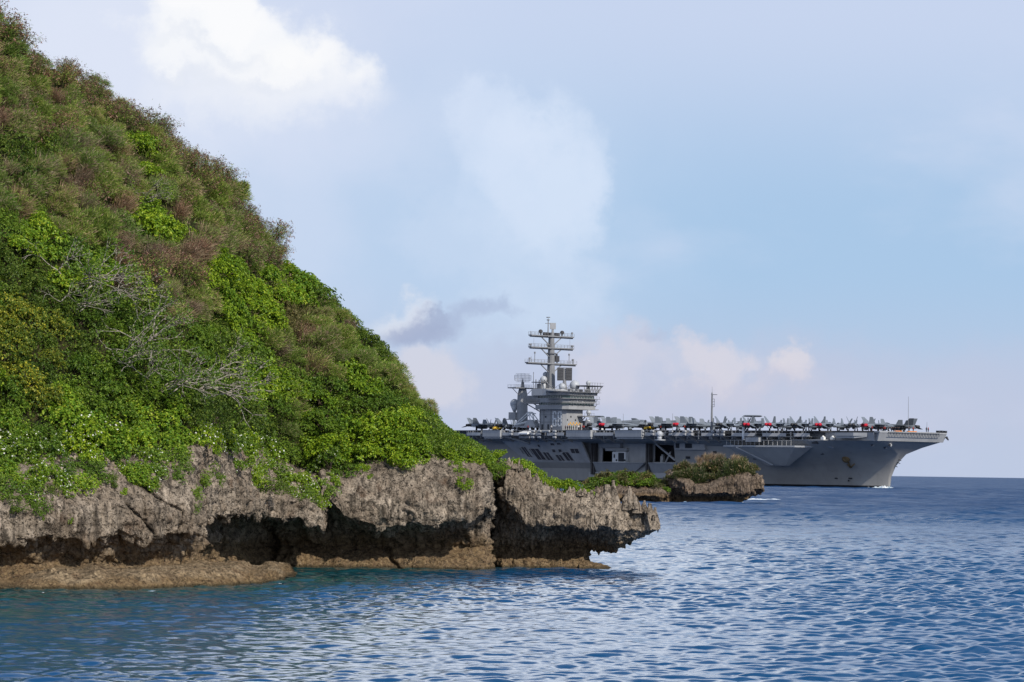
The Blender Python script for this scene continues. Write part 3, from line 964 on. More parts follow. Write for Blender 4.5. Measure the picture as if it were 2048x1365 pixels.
ISL_A = [(1335, 952, 962, 985, 0), (1345, 946, 966, 1000, .6), (1358, 946, 976, 1004, 1), (1372, 956, 986, 1004, 1), (1394, 964, 989, 1006, 1), (1418, 968, 989, 1007, 1), (1453, 950, 989, 1007, 1),
         (1474, 946, 988, 1004, .4), (1488, 944, 988, 1001, 0), (1508, 946, 986, 992, 0), (1514, 950, 980, 986, 0), (1524, 956, 980, 984, 0), (1531, 966, 978, 981, 0)]
build_islet('rock_islet', ISL_A, 414.0, 6.2, 101, 'bigger mushroom shaped rock islet topped with brush, in front of the warship')
ISL_B = [(1165, 985, 998, 1006, 1), (1200, 974, 996, 1006, 1), (1250, 972, 994, 1006, 1), (1300, 974, 993, 1006, 1), (1330, 977, 994, 1006, 1), (1344, 982, 992, 1003, .5), (1350, 985, 990, 996, 0)]
build_islet('rock_islet', ISL_B, 412.0, 5.5, 131, 'low rock islet with green bushes between the headland rock and the bigger islet')


# ------------------------------------------------------------------ hill
RIDGE = [(-320, -190, 124), (-150, -90, 122), (0, 48, 121), (75, 125, 123), (110, 132, 124), (160, 160, 125), (215, 190, 126), (255, 220, 127), (300, 232, 128), (330, 276, 128.5), (380, 308, 129.5), (440, 368, 131),
         (490, 425, 132), (530, 472, 132.5), (560, 496, 133), (600, 562, 133), (650, 592, 133), (690, 614, 133), (720, 652, 132.5), (770, 705, 132), (790, 738, 131.6), (820, 784, 131.2), (850, 810, 130.8),
         (870, 838, 130.3), (900, 862, 129.6), (940, 886, 128.6), (970, 908, 127.6), (985, 924, 126.8), (996, 944, 126.6)]


def hill_base(x, t):
    b = cliff_top(min(x, 985)) if x <= 985 else at(x, 950, 125.5)
    yr, dr = pxinterp(x, RIDGE)
    r = at(x, yr, dr)
    if t <= 1:
        p = b * (1 - t) + r * t
        s = math.sin(pi * t)
        p = p + np.array([0.15 * s, -0.9 * s, 0.5 * s]) * min(1, max(0, (996 - x) / 250))
    else:
        k = t - 1
        p = r + np.array([2.0 * k, 16 * k, -(r[2] + 2) * k ** 1.25])
    return p


def build_hill():
    xs = np.linspace(-320, 996, 240); ts = np.concatenate([np.linspace(-0.06, 1, 120), np.linspace(1.02, 2.0, 50)])
    P = np.array([[hill_base(x, max(t, 0)) + (np.array([0, 0, 0]) if t >= 0 else np.array([0, t * 4, t * 6])) for t in ts] for x in xs])
    n = grid_normals(P)
    p = P.reshape(-1, 3)
    d = (0.40 * fbm(p * 0.45, 4, 77) + 0.15 * fbm(p * 1.8, 3, 78)).reshape(P.shape[:2])
    if n[100, 60, 1] > 0: n = -n
    P = P + n * (d - 0.15)[..., None]
    o = link_mesh('hill', grid_mesh('hill', P, MAT['soil'], flip=True))
    tag(o, kind='structure')
    return P


HILL_P = build_hill()


# ------------------------------------------------------------------ plants
def unit(v): return v / (np.linalg.norm(v, axis=-1, keepdims=True) + 1e-9)


def rdirs(n, r=rng):
    return unit(r.normal(size=(n, 3)))


def leaf_quads(c, d, L, W, r=rng, fold=0.25):
    """kite shaped leaves at c along d"""
    n = len(c)
    d = unit(d)
    s = unit(np.cross(d, rdirs(n, r)))
    L = np.broadcast_to(np.asarray(L, float).reshape(-1, 1), (n, 1)); W = np.broadcast_to(np.asarray(W, float).reshape(-1, 1), (n, 1))
    mid = c + d * L * 0.55
    tip = c + d * L + np.array([0, 0, -1.0]) * L * fold
    return np.stack([c, mid + s * W * .5, tip, mid - s * W * .5], 1)


def clumps(r, n, R, H, rad):
    """centres of foliage clumps through a low dome"""
    a = r.uniform(0, 2 * pi, n); q = np.sqrt(r.uniform(0, 1, n))
    z = H * (r.uniform(0.15, 1, n)) * np.sqrt(np.maximum(0.05, 1 - q ** 2))
    c = np.stack([R * q * np.cos(a), R * q * np.sin(a), z], 1)
    return c, rad * r.uniform(0.65, 1.25, n)


def stems_mesh(name, ends, mat, r0=0.022, seed=1, base=(0, 0, -0.25)):
    mb = MB(); r = random.Random(seed)
    for e in ends:
        b = Vector(base) + Vector((r.uniform(-.12, .12), r.uniform(-.12, .12), 0))
        e = Vector(e); mid = b.lerp(e, .5) + Vector((r.uniform(-.1, .1), r.uniform(-.1, .1), r.uniform(-.02, .12)))
        mb.tube(b, mid, r0, r0 * .65, 5); mb.tube(mid, e, r0 * .65, r0 * .25, 5)
    return mb.mesh(name, mat, True, False)


def proto_broad(seed, mat, R=.8, H=.62, ncl=15, nros=30, per=8, L=.105, W=.062, flowers=0, up=.5):
    r = np.random.default_rng(seed)
    c, rad = clumps(r, ncl, R, H, .34)
    cc = np.repeat(c, nros, 0); rr = np.repeat(rad, nros)
    o = rdirs(len(cc), r); o[:, 2] = np.abs(o[:, 2]) * 1.0 - 0.25; o = unit(o)
    p = cc + o * (rr * r.uniform(.55, 1.05, len(cc)))[:, None]
    ax = unit(o + np.array([0, 0, up]) + .3 * r.normal(size=o.shape))
    pp = np.repeat(p, per, 0); aa = np.repeat(ax, per, 0)
    side = unit(np.cross(aa, rdirs(len(aa), r)))
    d = unit(aa * r.uniform(.15, .7, (len(aa), 1)) + side)
    V = leaf_quads(pp, d, L * r.uniform(.7, 1.25, len(pp)), W * r.uniform(.75, 1.2, len(pp)), r)
    mats = [mat]; mi = np.zeros(len(V), int)
    if flowers:
        k = r.choice(len(p), flowers, replace=False)
        q = p[k] + ax[k] * .07
        f1 = leaf_quads(q, rdirs(flowers, r), .07, .07, r, 0); f2 = leaf_quads(q, rdirs(flowers, r), .07, .07, r, 0)
        V = np.concatenate([V, f1, f2]); mats.append(MAT['petal']); mi = np.concatenate([mi, np.ones(2 * flowers, int)])
    return quads_mesh('foliage', V, mats, mi), stems_mesh('stems', c, MAT['stem'], seed=seed)


def proto_feather(seed, mat, R=.8, H=.95, n=5200, lean=.45, L=(.10, .26), W=.016, dry=0.0):
    r = np.random.default_rng(seed)
    c, rad = clumps(r, 22, R * .85, H, .34)
    k = r.integers(0, len(c), n)
    o = rdirs(n, r); o[:, 2] = np.abs(o[:, 2]) * 1.1 - 0.2
    p = c[k] + o * (rad[k] * r.uniform(.3, 1.05, n))[:, None]
    d = unit(o * .8 + np.array([lean, 0, .75]) + .45 * r.normal(size=o.shape))
    V = leaf_quads(p, d, r.uniform(L[0], L[1], n), W * r.uniform(.7, 1.4, n), r, .08)
    mats = [mat]; mi = np.zeros(n, int)
    if dry: mats.append(MAT['dry']); mi[r.uniform(size=n) < dry] = 1
    return quads_mesh('foliage', V, mats, mi), stems_mesh('stems', c[:9], MAT['stem'], seed=seed)


def proto_pods(seed, R=.7, H=1.15, tall=1.0):
    """loose shrub on thin stems that end in dark clusters of pods"""
    r = np.random.default_rng(seed)
    n = 46
    a = r.uniform(0, 2 * pi, n); q = np.sqrt(r.uniform(0, 1, n))
    e = np.stack([R * q * np.cos(a) + .15, R * q * np.sin(a), H * tall * r.uniform(.55, 1.1, n)], 1)
    V = []; mi = []
    for s in e:
        k = r.integers(3, 7)
        for _ in range(k):
            g = s + r.normal(size=3) * np.array([.09, .09, .12]) - np.array([0, 0, r.uniform(0, .35)])
            m_ = r.integers(3, 6)
            V.append(leaf_quads(g + r.normal(size=(m_, 3)) * .022, rdirs(m_, r) + np.array([0, 0, -.3]), r.uniform(.06, .11, m_), r.uniform(.025, .045, m_), r, .2)); mi += [0] * m_
        m_ = r.integers(20, 36)
        b = s * r.uniform(.35, .95, (m_, 1)) + r.normal(size=(m_, 3)) * .11
        V.append(leaf_quads(b, rdirs(m_, r) + np.array([.4, 0, .6]), r.uniform(.07, .17, m_), r.uniform(.012, .024, m_), r, .1)); mi += [1] * m_
    V = np.concatenate(V)
    return quads_mesh('foliage', V, [MAT['pod'], MAT['lf_feather']], np.array(mi)), stems_mesh('stems', e, MAT['stem'], .011, seed)


def proto_dry(seed, mat, R=.55, H=.9, n=420, green=None):
    """fan of thin dry stems"""
    r = np.random.default_rng(seed)
    a = r.uniform(0, 2 * pi, n); q = r.uniform(0, .35, n)
    b = np.stack([q * np.cos(a), q * np.sin(a), r.uniform(0, .45, n)], 1)
    d = unit(np.stack([np.cos(a) * .45 + .35, np.sin(a) * .45, r.uniform(.7, 1.3, n)], 1) + .18 * r.normal(size=(n, 3)))
    V = [leaf_quads(b, d, r.uniform(.35, .95, n) * H, r.uniform(.010, .020, n), r, .08)]
    mi = np.zeros(n, int); mats = [mat]
    k = 900
    bb = b[r.integers(0, n, k)] + d[r.integers(0, n, k)] * r.uniform(.1, .7, (k, 1))
    V.append(leaf_quads(bb, unit(rdirs(k, r) + np.array([.3, 0, .6])), r.uniform(.06, .18, k), r.uniform(.012, .02, k), r, .1))
    mats.append(green or MAT['dry']); mi = np.concatenate([mi, np.ones(k, int)])
    return quads_mesh('foliage', np.concatenate(V), mats, mi), stems_mesh('stems', [(cos(t) * .3 + .2, sin(t) * .3, .6) for t in (0, 1, 2, 3, 4, 5)], MAT['dry'], .01, seed)


def proto_branchy(seed, mat, spread=1.3):
    """wind bent small tree: pale forking branches, leaves only at the ends"""
    r = random.Random(seed); g = np.random.default_rng(seed)
    mb = MB(); tips = []

    def grow(p, d, L, rad, lev):
        q = p
        for k in range(3):
            d = (d + Vector((r.gauss(0.05, .16), r.gauss(0, .16), r.gauss(.03, .12)))).normalized()
            e = q + d * (L / 3)
            mb.tube(q, e, rad * (1 - k * .15), rad * (1 - (k + 1) * .15), 6)
            q = e
        if lev == 0 or rad < .006:
            tips.append(q); return
        for _ in range(r.choice((2, 3, 3))):
            grow(q, (d + Vector((r.gauss(.12, .55), r.gauss(-.1, .5), r.gauss(.05, .35)))).normalized(), L * r.uniform(.62, .88), rad * .66, lev - 1)
    for k in range(5):
        a = r.uniform(-1.2, 1.0)
        grow(Vector((r.uniform(-.2, .2), r.uniform(-.2, .2), -.3)), Vector((sin(a) * spread * .6 + .25, -.45 + r.uniform(-.3, .3), .65)).normalized(), .86, .032, 3)
    V = []
    for t in tips:
        if r.random() < .2: continue
        k = 9; o = rdirs(k, g)
        V.append(leaf_quads(np.array(t) + o * .05 + g.normal(size=(k, 3)) * .05, o + np.array([0, 0, .5]), g.uniform(.08, .13, k), g.uniform(.045, .065, k), g))
    return quads_mesh('foliage', np.concatenate(V), mat), mb.mesh('branches', MAT['twig'], True, False)


class Kind:
    def __init__(self, name, protos, label, cat, group, stem_name='stems'):
        self.roots = []; self.n = 0
        self.name, self.label, self.cat, self.group = name, label, cat, group
        self.protos, self.stem_name = protos, stem_name
        self.made = [None] * len(protos)

    def place(self, p, up, yaw, sc, label=None, which=None):
        k = (self.n if which is None else which) % len(self.protos); self.n += 1
        if self.made[k] is None:
            o = empty(self.name)
            f, s = self.protos[k]
            kid(o, link_mesh('foliage', f)); kid(o, link_mesh(self.stem_name, s))
            self.made[k] = o
        else:
            o = copy_tree(self.made[k])
        tag(o, label or self.label, self.cat, self.group)
        q = Vector((0, 0, 1)).rotation_difference(Vector(up).normalized())
        o.rotation_mode = 'XYZ'
        o.rotation_euler = (q.to_matrix() @ Matrix.Rotation(yaw, 3, 'Z')).to_euler()
        o.location = Vector(p)
        o.scale = (sc, sc, sc) if not hasattr(sc, '__len__') else sc
        return o


KB = Kind('broadleaf_shrub', [proto_broad(21 + i, MAT['lf_bright']) for i in range(4)],
          'bright green broad leaved bush in the mat above the right half of the cliff', 'bush', 'bright green bushes above the cliff')
KL = Kind('lime_shrub', [proto_broad(31 + i, MAT['lf_lime']) for i in range(3)],
          'yellow green leafy bush among the bushes at the cliff edge', 'bush', 'yellow green bushes at the cliff edge')
KM = Kind('green_shrub', [proto_broad(41 + i, MAT['lf_mid'], L=.085, W=.05) for i in range(4)],
          'mid green leafy bush in the cover of the hillside', 'bush', 'mid green bushes on the hillside')
KD = Kind('dark_shrub', [proto_broad(51 + i, MAT['lf_dark'], L=.085, W=.045, up=.2) for i in range(3)],
          'dark green dense bush between lighter bushes on the hillside', 'bush', 'dark green bushes on the hillside')
KO = Kind('olive_shrub', [proto_broad(55 + i, MAT['lf_olive'], L=.075, W=.035, up=.7) for i in range(2)],
          'dark olive brown bush right of the bare branched shrubs', 'bush', 'dark olive bushes below the skyline')
KW = Kind('flowering_bush', [proto_broad(61 + i, MAT['lf_mid' if i % 2 else 'lf_bright'], flowers=46, L=.10, W=.055) for i in range(3)],
          'green bush dotted with small white flowers near the cliff edge', 'bush', 'white flowered bushes at the cliff edge')
KY = Kind('yellowing_shrub', [proto_broad(71 + i, MAT['lf_yellow'], L=.085, W=.045, H=.95, R=.6) for i in range(2)],
          'upright bush with yellowing leaves on the left of the slope', 'bush', 'yellowing bushes on the left of the slope')
KF = Kind('feathery_shrub', [proto_feather(81 + i, MAT['lf_feather'], dry=.06 + .08 * i) for i in range(5)],
          'feathery grey green shrub in the wind bent cover of the upper slope', 'shrub', 'feathery shrubs on the upper slope')
KP = Kind('podded_shrub', [proto_pods(91 + i) for i in range(4)],
          'loose shrub with dark reddish brown seed pods along the upper slope and skyline', 'shrub', 'podded shrubs along the skyline')
KR = Kind('dry_shrub', [proto_dry(101 + i, MAT['dry'], green=MAT['pod'] if i % 2 else MAT['lf_feather']) for i in range(4)],
          'fan of dry straw brown stems between green shrubs', 'shrub', 'dry brown shrubs on the slope')
KT = Kind('bare_branched_shrub', [proto_branchy(111 + i, MAT['lf_mid'] if i != 1 else MAT['lf_bright']) for i in range(4)],
          'wind bent shrub with pale bare branches', 'shrub', 'bare branched shrubs', 'branches')

# zones of the hillside in the photograph: x, y, rx, ry, kinds with weights
ZONES = [
    (40, 310, 70, 32, 'D'), (100, 595, 110, 50, 'D'), (240, 640, 120, 50, 'DM'), (60, 480, 40, 40, 'L'), (575, 650, 48, 95, 'O'), (470, 830, 60, 60, 'D'),
    (560, 590, 70, 55, 'BL'), (290, 440, 48, 32, 'B'), (340, 485, 52, 34, 'B'), (430, 545, 60, 34, 'B'), (450, 585, 90, 36, 'BL'), (490, 640, 75, 60, 'B'), (270, 325, 30, 45, 'B'),
    (300, 530, 110, 70, 'RRP'), (190, 415, 85, 45, 'RPF'), (120, 390, 60, 50, 'RF'), (285, 495, 50, 30, 'PR'), (370, 620, 40, 60, 'RF'),
    (30, 690, 34, 90, 'Y'), (110, 740, 30, 60, 'Y'), (150, 640, 40, 40, 'M'), (170, 650, 25, 35, 'Y'), (100, 800, 40, 50, 'YL'),
    (600, 690, 150, 60, 'FRF'), (650, 720, 70, 70, 'RFF'), (720, 730, 60, 50, 'MFR'), (580, 860, 34, 60, 'RF'), (760, 700, 50, 70, 'MD'),
    (460, 905, 130, 60, 'WWM'), (580, 945, 90, 65, 'WM'), (610, 970, 70, 40, 'WL'),
    (280, 880, 90, 80, 'LL'), (380, 960, 50, 50, 'L'), (60, 900, 110, 75, 'WL'), (140, 850, 120, 55, 'WLM'), (30, 960, 90, 60, 'LW'),
    (200, 800, 140, 60, 'M'), (330, 800, 90, 60, 'DM'), (430, 730, 120, 80, 'MD'), (520, 760, 80, 70, 'MB'),
    (800, 760, 60, 60, 'FR'), (830, 800, 50, 40, 'F'), (800, 880, 210, 70, 'BBBL'), (700, 800, 150, 80, 'BM'), (920, 900, 110, 60, 'BBL'), (640, 840, 90, 70, 'BM'),
    (140, 540, 100, 60, 'ML'), (240, 720, 110, 60, 'MD'), (60, 560, 70, 40, 'D'),
]
KMAP = dict(B=KB, L=KL, M=KM, D=KD, O=KO, W=KW, Y=KY, F=KF, P=KP, R=KR, T=KT)


def kind_at(px, py, r):
    best = None; bd = 1.0
    for zx, zy, rx, ry, ks in ZONES:
        d = ((px - zx) / rx) ** 2 + ((py - zy) / ry) ** 2
        d *= r.uniform(.7, 1.45)
        if d < bd: bd, best = d, ks
    if best: return r.choice(best)
    # distance below the skyline
    yr = pxinterp(px, RIDGE)[0]
    if py - yr < 70 and px < 620: return r.choice('PPPF')
    if px > 620 and py - yr < 60: return r.choice('MMDF')
    if py < 0.55 * px + 430 and px < 700: return r.choice('FFFFFPPRR' if py - yr < 220 else 'FFFFRRM')
    return r.choice('MMMDB')


def plant_hill():
    r = random.Random(3); g = np.random.default_rng(3)
    P = HILL_P; nrm = grid_normals(P)
    if nrm[100, 60, 1] > 0: nrm = -nrm
    j0, j1 = 5, 123
    A = np.linalg.norm(np.cross(P[1:, j0 + 1:j1 + 1] - P[:-1, j0 + 1:j1 + 1], P[:-1, j0 + 2:j1 + 2] - P[:-1, j0 + 1:j1 + 1]), axis=-1)
    px, py = proj(P[:-1, j0 + 1:j1 + 1])
    A = A * (px > -110) * (py > -110) * (py < 1010)
    pr = (A / A.sum()).ravel()
    pts = []; cand = g.choice(len(pr), 9000, p=pr)
    for c in cand:
        i, j = divmod(int(c), A.shape[1]); j += j0 + 1
        p = P[i, j]
        dmin = 0.80
        if all((p[0] - q[0][0]) ** 2 + (p[1] - q[0][1]) ** 2 + (p[2] - q[0][2]) ** 2 < 1e9 and np.sum((p - q[0]) ** 2) > dmin * dmin for q in pts):
            pts.append((p, nrm[i, j], j))
    cnt = {}
    for p, n, j in pts:
        x, y = proj(p)
        k = kind_at(x, y, r)
        if cnt.get(k, 0) >= 235: k = 'M' if k == 'F' else 'F'
        cnt[k] = cnt.get(k, 0) + 1
        up = Vector((0, 0, 1)) * .62 + Vector(n) * .38
        sc = r.uniform(.72, 1.15)
        if k in 'FRPT': yaw = r.uniform(-.5, .5)
        else: yaw = r.uniform(0, 6.28)
        if x > 640 and y - pxinterp(x, RIDGE)[0] < 50: sc *= .72
        if x > 860: sc *= .78
        if k == 'P': sc *= r.uniform(.75, 1.25) if j > 108 else r.uniform(.8, 1.15)
        if j > 118 and k in 'FPR': sc *= .8
        KMAP[k].place(p - n * .06, up, yaw, (sc * r.uniform(.9, 1.15), sc * r.uniform(.9, 1.15), sc * r.uniform(.8, 1.1)))
    return cnt


PLANT_COUNT = plant_hill()
print('plants', PLANT_COUNT)


def hill_at(x, y):
    """point of the hill surface seen at a photo pixel"""
    px, py = proj(HILL_P[:, :126])
    k = np.argmin((px - x) ** 2 + (py - y) ** 2)
    return HILL_P[:, :126].reshape(-1, 3)[k]


def cliff_at(x, y):
    px, py = proj(CLIFF_P[:, :110])
    k = np.argmin((px - x) ** 2 + (py - y) ** 2)
    return CLIFF_P[:, :110].reshape(-1, 3)[k]


# the shrubs whose pale branches show, each told by where it grows
for i, (x, y, sc, lab) in enumerate([
        (160, 575, .95, 'uppermost shrub with a tangle of pale bare branches, on the left of the slope'),
        (215, 590, .8, 'pale branched shrub just right of the uppermost tangle of bare branches'),
        (285, 690, .9, 'tall pale forked shrub in the middle of the bare branched shrubs'),
        (245, 720, .7, 'small pale branched shrub below left of the tall forked one'),
        (330, 775, .8, 'low wind bent shrub with bare grey branches above the white flowered bushes'),
        (390, 780, 1.0, 'biggest wind bent shrub with long bare branches leaning right'),
        (445, 765, .85, 'rightmost of the wind bent shrubs with long bare branches'),
        (290, 400, .5, 'single small bare white branch high on the slope'),
        (150, 620, .6, 'pale branched shrub at the left foot of the uppermost tangle')]):
    KT.place(hill_at(x, y) + np.array([0, -.95, .05]), (0.25, -.35, 1), 0.2 * (i % 3) - .2, sc * 1.35, lab, i)

# bushes that hang over the cliff face
HANG = [(15, 985, .75, 'M'), (55, 990, .7, 'W'), (90, 955, .8, 'W'), (120, 975, .75, 'W'), (160, 970, .7, 'L'), (185, 950, .75, 'M'), (30, 1010, .5, 'D'), (75, 1015, .45, 'M'), (270, 950, .7, 'L'), (310, 955, .65, 'W'), (360, 930, .6, 'M'), (230, 920, .8, 'M'), (-20, 975, .8, 'M'), (425, 915, .7, 'M'), (470, 940, .75, 'W'), (505, 955, .7, 'W'), (540, 975, .7, 'D'), (600, 990, .65, 'W'), (640, 1000, .5, 'W'), (290, 965, .5, 'L'), (20, 930, .8, 'M'), (70, 925, .7, 'W'), (120, 945, .6, 'W'), (40, 965, .6, 'L'), (95, 985, .45, 'D'), (150, 935, .7, 'M'), (180, 905, .8, 'W'), (215, 960, .5, 'D'), (240, 945, .6, 'W'), (240, 985, .3, 'L'), (300, 930, .9, 'W'), (330, 915, .8, 'M'), (270, 900, .8, 'L'),
        (345, 955, .55, 'M'), (385, 985, .45, 'M'), (388, 1015, .32, 'M'), (400, 960, .55, 'M'), (430, 960, .45, 'M'), (145, 1035, .28, 'W'), (80, 1035, .2, 'L'), (110, 1020, .2, 'D'), (10, 1000, .3, 'M'), (5, 945, .7, 'L'), (-40, 940, .8, 'W'),
        (450, 895, .9, 'W'), (490, 915, .8, 'W'), (520, 935, .7, 'W'), (545, 945, .8, 'W'), (580, 965, .7, 'W'), (610, 970, .75, 'W'), (645, 980, .7, 'W'), (665, 965, .55, 'W'), (625, 1000, .45, 'M'), (580, 990, .4, 'W'), (560, 975, .5, 'D'),
        (670, 925, .7, 'B'), (700, 925, .6, 'B'), (722, 940, .45, 'B'), (735, 955, .32, 'B'), (760, 915, .6, 'B'), (790, 920, .55, 'B'), (820, 925, .55, 'B'), (815, 945, .35, 'B'), (850, 915, .6, 'B'), (880, 915, .6, 'B'), (905, 925, .5, 'B'), (920, 945, .45, 'B'),
        (928, 965, .42, 'B'), (935, 980, .28, 'B'), (945, 930, .5, 'B'), (965, 915, .55, 'B'), (980, 918, .5, 'B'), (640, 930, .6, 'W'), (690, 905, .8, 'B'), (740, 900, .8, 'B'), (800, 900, .8, 'B'), (850, 895, .8, 'B'), (900, 900, .75, 'B'), (940, 905, .7, 'B'), (970, 905, .5, 'B')]
rh = random.Random(8)
for x, y, sc, k in HANG:
    p = cliff_at(x, y)
    KMAP[k].place(p + np.array([0, .18, -.12 * sc]), (0.05, -.8, .8), rh.uniform(0, 6.28), (sc, sc, sc * .85))


# bright bushes on the split rock, told by their place
def stack_at(x, y, D): return at(x, y, D)


for i, (x, y, D, sc, k, lab) in enumerate([
        (1020, 922, 130.3, .38, 'L', 'yellow green cushion plant on the highest top of the split rock'),
        (1045, 925, 130.3, .40, 'L', 'lime green plant beside the highest top of the split rock'),
        (1068, 938, 130.2, .36, 'L', 'lime plant on the sloping shoulder of the split rock'),
        (1075, 952, 129.3, .30, 'L', 'small lime plant low on the shoulder of the split rock'),
        (1100, 955, 130.4, .45, 'B', 'left bush of the row of bushes on the split rock'),
        (1125, 958, 130.3, .48, 'B', 'tallest bush of the row on the split rock'),
        (1098, 966, 129.0, .30, 'L', 'yellowest small bush in front of the row on the split rock'),
        (1148, 963, 130.2, .44, 'B', 'middle bush of the row on the split rock'),
        (1170, 974, 130.0, .40, 'B', 'bush near the right end of the row on the split rock'),
        (1192, 984, 130.0, .30, 'L', 'last small bush of the row, next to the spires of the split rock'),
        (1238, 1001, 130.0, .14, 'L', 'tiny green plant between the two tall spires')]):
    sc *= 1.5 if x > 1080 else 1.65
    KMAP[k].place(at(x, y + (22 if x > 1080 else 14), D), (0, -.2, 1), i * 1.1, (sc, sc, sc * .95), lab)


def undergrowth():
    g = np.random.default_rng(12)
    P = HILL_P[:, 4:124]; nrm = grid_normals(HILL_P)[:, 4:124]
    if nrm[100, 60, 1] > 0: nrm = -nrm
    n = 110000
    i = g.integers(0, P.shape[0] - 1, n); j = g.integers(0, P.shape[1] - 1, n)
    a = g.uniform(size=(n, 1)); b = g.uniform(size=(n, 1))
    p = P[i, j] * (1 - a) * (1 - b) + P[i + 1, j] * a * (1 - b) + P[i, j + 1] * (1 - a) * b + P[i + 1, j + 1] * a * b
    nn = nrm[i, j]
    p = p + nn * g.uniform(-.02, .32, (n, 1))
    px, py = proj(p)
    low = (py > 0.55 * px + 430) | (px > 660)
    d = unit(nn * .5 + np.array([.2, 0, .6]) + .7 * g.normal(size=p.shape))
    L = np.where(low, g.uniform(.07, .13, n), g.uniform(.12, .28, n)); W = np.where(low, g.uniform(.04, .07, n), g.uniform(.012, .024, n))
    mi = np.where(low, np.where(g.uniform(size=n) < .5, 0, 1), np.where(g.uniform(size=n) < .8, 2, 3))
    o = link_mesh('undergrowth', quads_mesh('undergrowth', leaf_quads(p, d, L, W, g, .1), [MAT['lf_mid'], MAT['lf_dark'], MAT['lf_feather'], MAT['dry']], mi))
    tag(o, 'low leafy undergrowth covering the ground between the shrubs of the hill', 'undergrowth', kind='stuff')


undergrowth()

# ---- brush on the islets
KI = Kind('islet_bush', [proto_feather(121 + i, MAT['lf_islet'], n=2600, W=.04, L=(.16, .45), lean=.05, dry=.10 + .08 * i) for i in range(3)],
          'wiry brush bush on top of the bigger rock islet', 'bush', 'brush on the bigger islet')
KJ = Kind('islet_shrub', [proto_broad(131 + i, MAT[('lf_mid', 'lf_olive', 'lf_dark')[i]], L=.16, W=.08, nros=18) for i in range(3)],
          'rounded green bush on the low rock islet', 'bush', 'bushes on the low islet')
ri = random.Random(4)
for x in np.arange(1342, 1512, 10):
    for d in (-3.5, -1, 2.0):
        top = np.interp(x, [1336, 1350, 1378, 1429, 1476, 1500, 1511, 1524], [955, 932, 920, 912, 914, 926, 936, 952])
        sc = ri.uniform(.75, 1.6) * np.interp(x, [1336, 1365, 1480, 1522], [.55, 1.05, 1.05, .45])
        b = np.interp(x, [1336, 1350, 1400, 1450, 1500, 1524], [958, 955, 966, 958, 950, 956])
        y = b + (top - b) * (.0 if d < -2 else .30 if d < 0 else .45)
        KI.place(at(x + ri.uniform(-5, 5), y + ri.uniform(-3, 5), 414 + d), (0, 0, 1), ri.uniform(-.6, .6), (sc, sc, sc * ri.uniform(.7, 1.7)))
KX = Kind('dead_shrub', [proto_dry(141, MAT['dry'], green=MAT['pod'], H=1.3), proto_dry(142, MAT['dry'], green=MAT['lf_islet'], H=1.3)],
          'dead pinkish brown shrub standing out of the brush on the bigger islet', 'shrub', 'dead shrubs on the bigger islet')
for x, y, sc in ((1398, 930, 1.3), (1412, 926, 1.5), (1425, 924, 1.4), (1440, 922, 1.2), (1470, 928, 1.4), (1488, 936, 1.1), (1360, 944, 1.1)):
    KX.place(at(x, y, 413.0), (0, 0, 1), ri.uniform(-1, 1), (sc * .8, sc * .8, sc * .85))
for x in np.arange(1180, 1328, 12):
    for d in (-3, 0):
        top = np.interp(x, [1180, 1200, 1230, 1272, 1300, 1324, 1342], [958, 950, 944, 944, 947, 958, 975])
        sc = ri.uniform(1.3, 1.8) * np.interp(x, [1180, 1200, 1310, 1342], [.9, 1, 1, .45])
        KJ.place(at(x + ri.uniform(-4, 4), (top + 26 if d < 0 else top + 14), 412 + d), (0, 0, 1), ri.uniform(0, 6), (sc, sc, sc * ri.uniform(.8, 1.1)))


# ------------------------------------------------------------------ warship
CP = 0.658; SP = sqrt(1 - CP * CP)
HD = np.array([CP, -SP, 0]); SB = np.array([-SP, -CP, 0])
ORG = np.array([139.868, 990.0, 0.0])
DECK = 19.8


def ship(u, v, z): return ORG + HD * u + SB * v + np.array([0, 0, z])


def u_at(px, v, z=DECK + 1):
    """how far from the bow a thing v metres to starboard stands so that it is seen at px"""
    lo, hi = -330.0, 25.0
    for _ in range(50):
        m_ = (lo + hi) / 2
        if proj(ship(m_, v, z))[0] < px: lo = m_
        else: hi = m_
    return lo


def S(u, v, z): return (u, -v, z)


SHIP = empty('warship', tuple(ORG), atan2(-SP, CP))
tag(SHIP, 'grey aircraft carrier with a flight deck full of jets, passing behind the headland', 'warship')


class SB_(MB):
    """shapes in ship coordinates: u forward of the bow edge, v to starboard, z up"""
    def sbox(self, u0, u1, v0, v1, z0, z1, mi=0): return self.box(u0, u1, -v1, -v0, z0, z1, mi)

    def spoly(self, poly, z0, z1, mi=0): return self.prism([(p[0], -p[1]) for p in poly], z0, z1, mi)

    def st(self, a, b, r0, r1=None, n=6, mi=0): return self.tube(S(*a), S(*b), r0, r1, n, mi)

    def bar(self, a, b, w, mi=0): return self.tube(S(*a), S(*b), w, w, 4, mi)


ZL = np.array([-2, 0, 0.85, 4, 7.6, 10, 12, 14.3, 15.5, 16.4])
_zz = [-2, 0, 4, 8, 12, 14.5, 16.4]


def hull_us(z): return np.interp(z, _zz, [-11, -10.5, -10, -8, -4.8, -2.4, -0.6])


def hull_b(d, z):
    Bm = np.interp(z, _zz, [20, 20.4, 20.6, 21, 21.6, 22, 22.5]); L = np.interp(z, _zz, [100, 95, 85, 70, 52, 42, 34])
    b0 = np.interp(z, _zz, [.4, .4, .5, .6, 2.0, 8.0, 15.5]); p = np.interp(z, _zz, [1, 1, .95, .85, .75, .65, .6])
    t = max(0.0, min(1, d / L))
    return b0 + (Bm - b0) * math.sin(pi / 2 * t) ** p


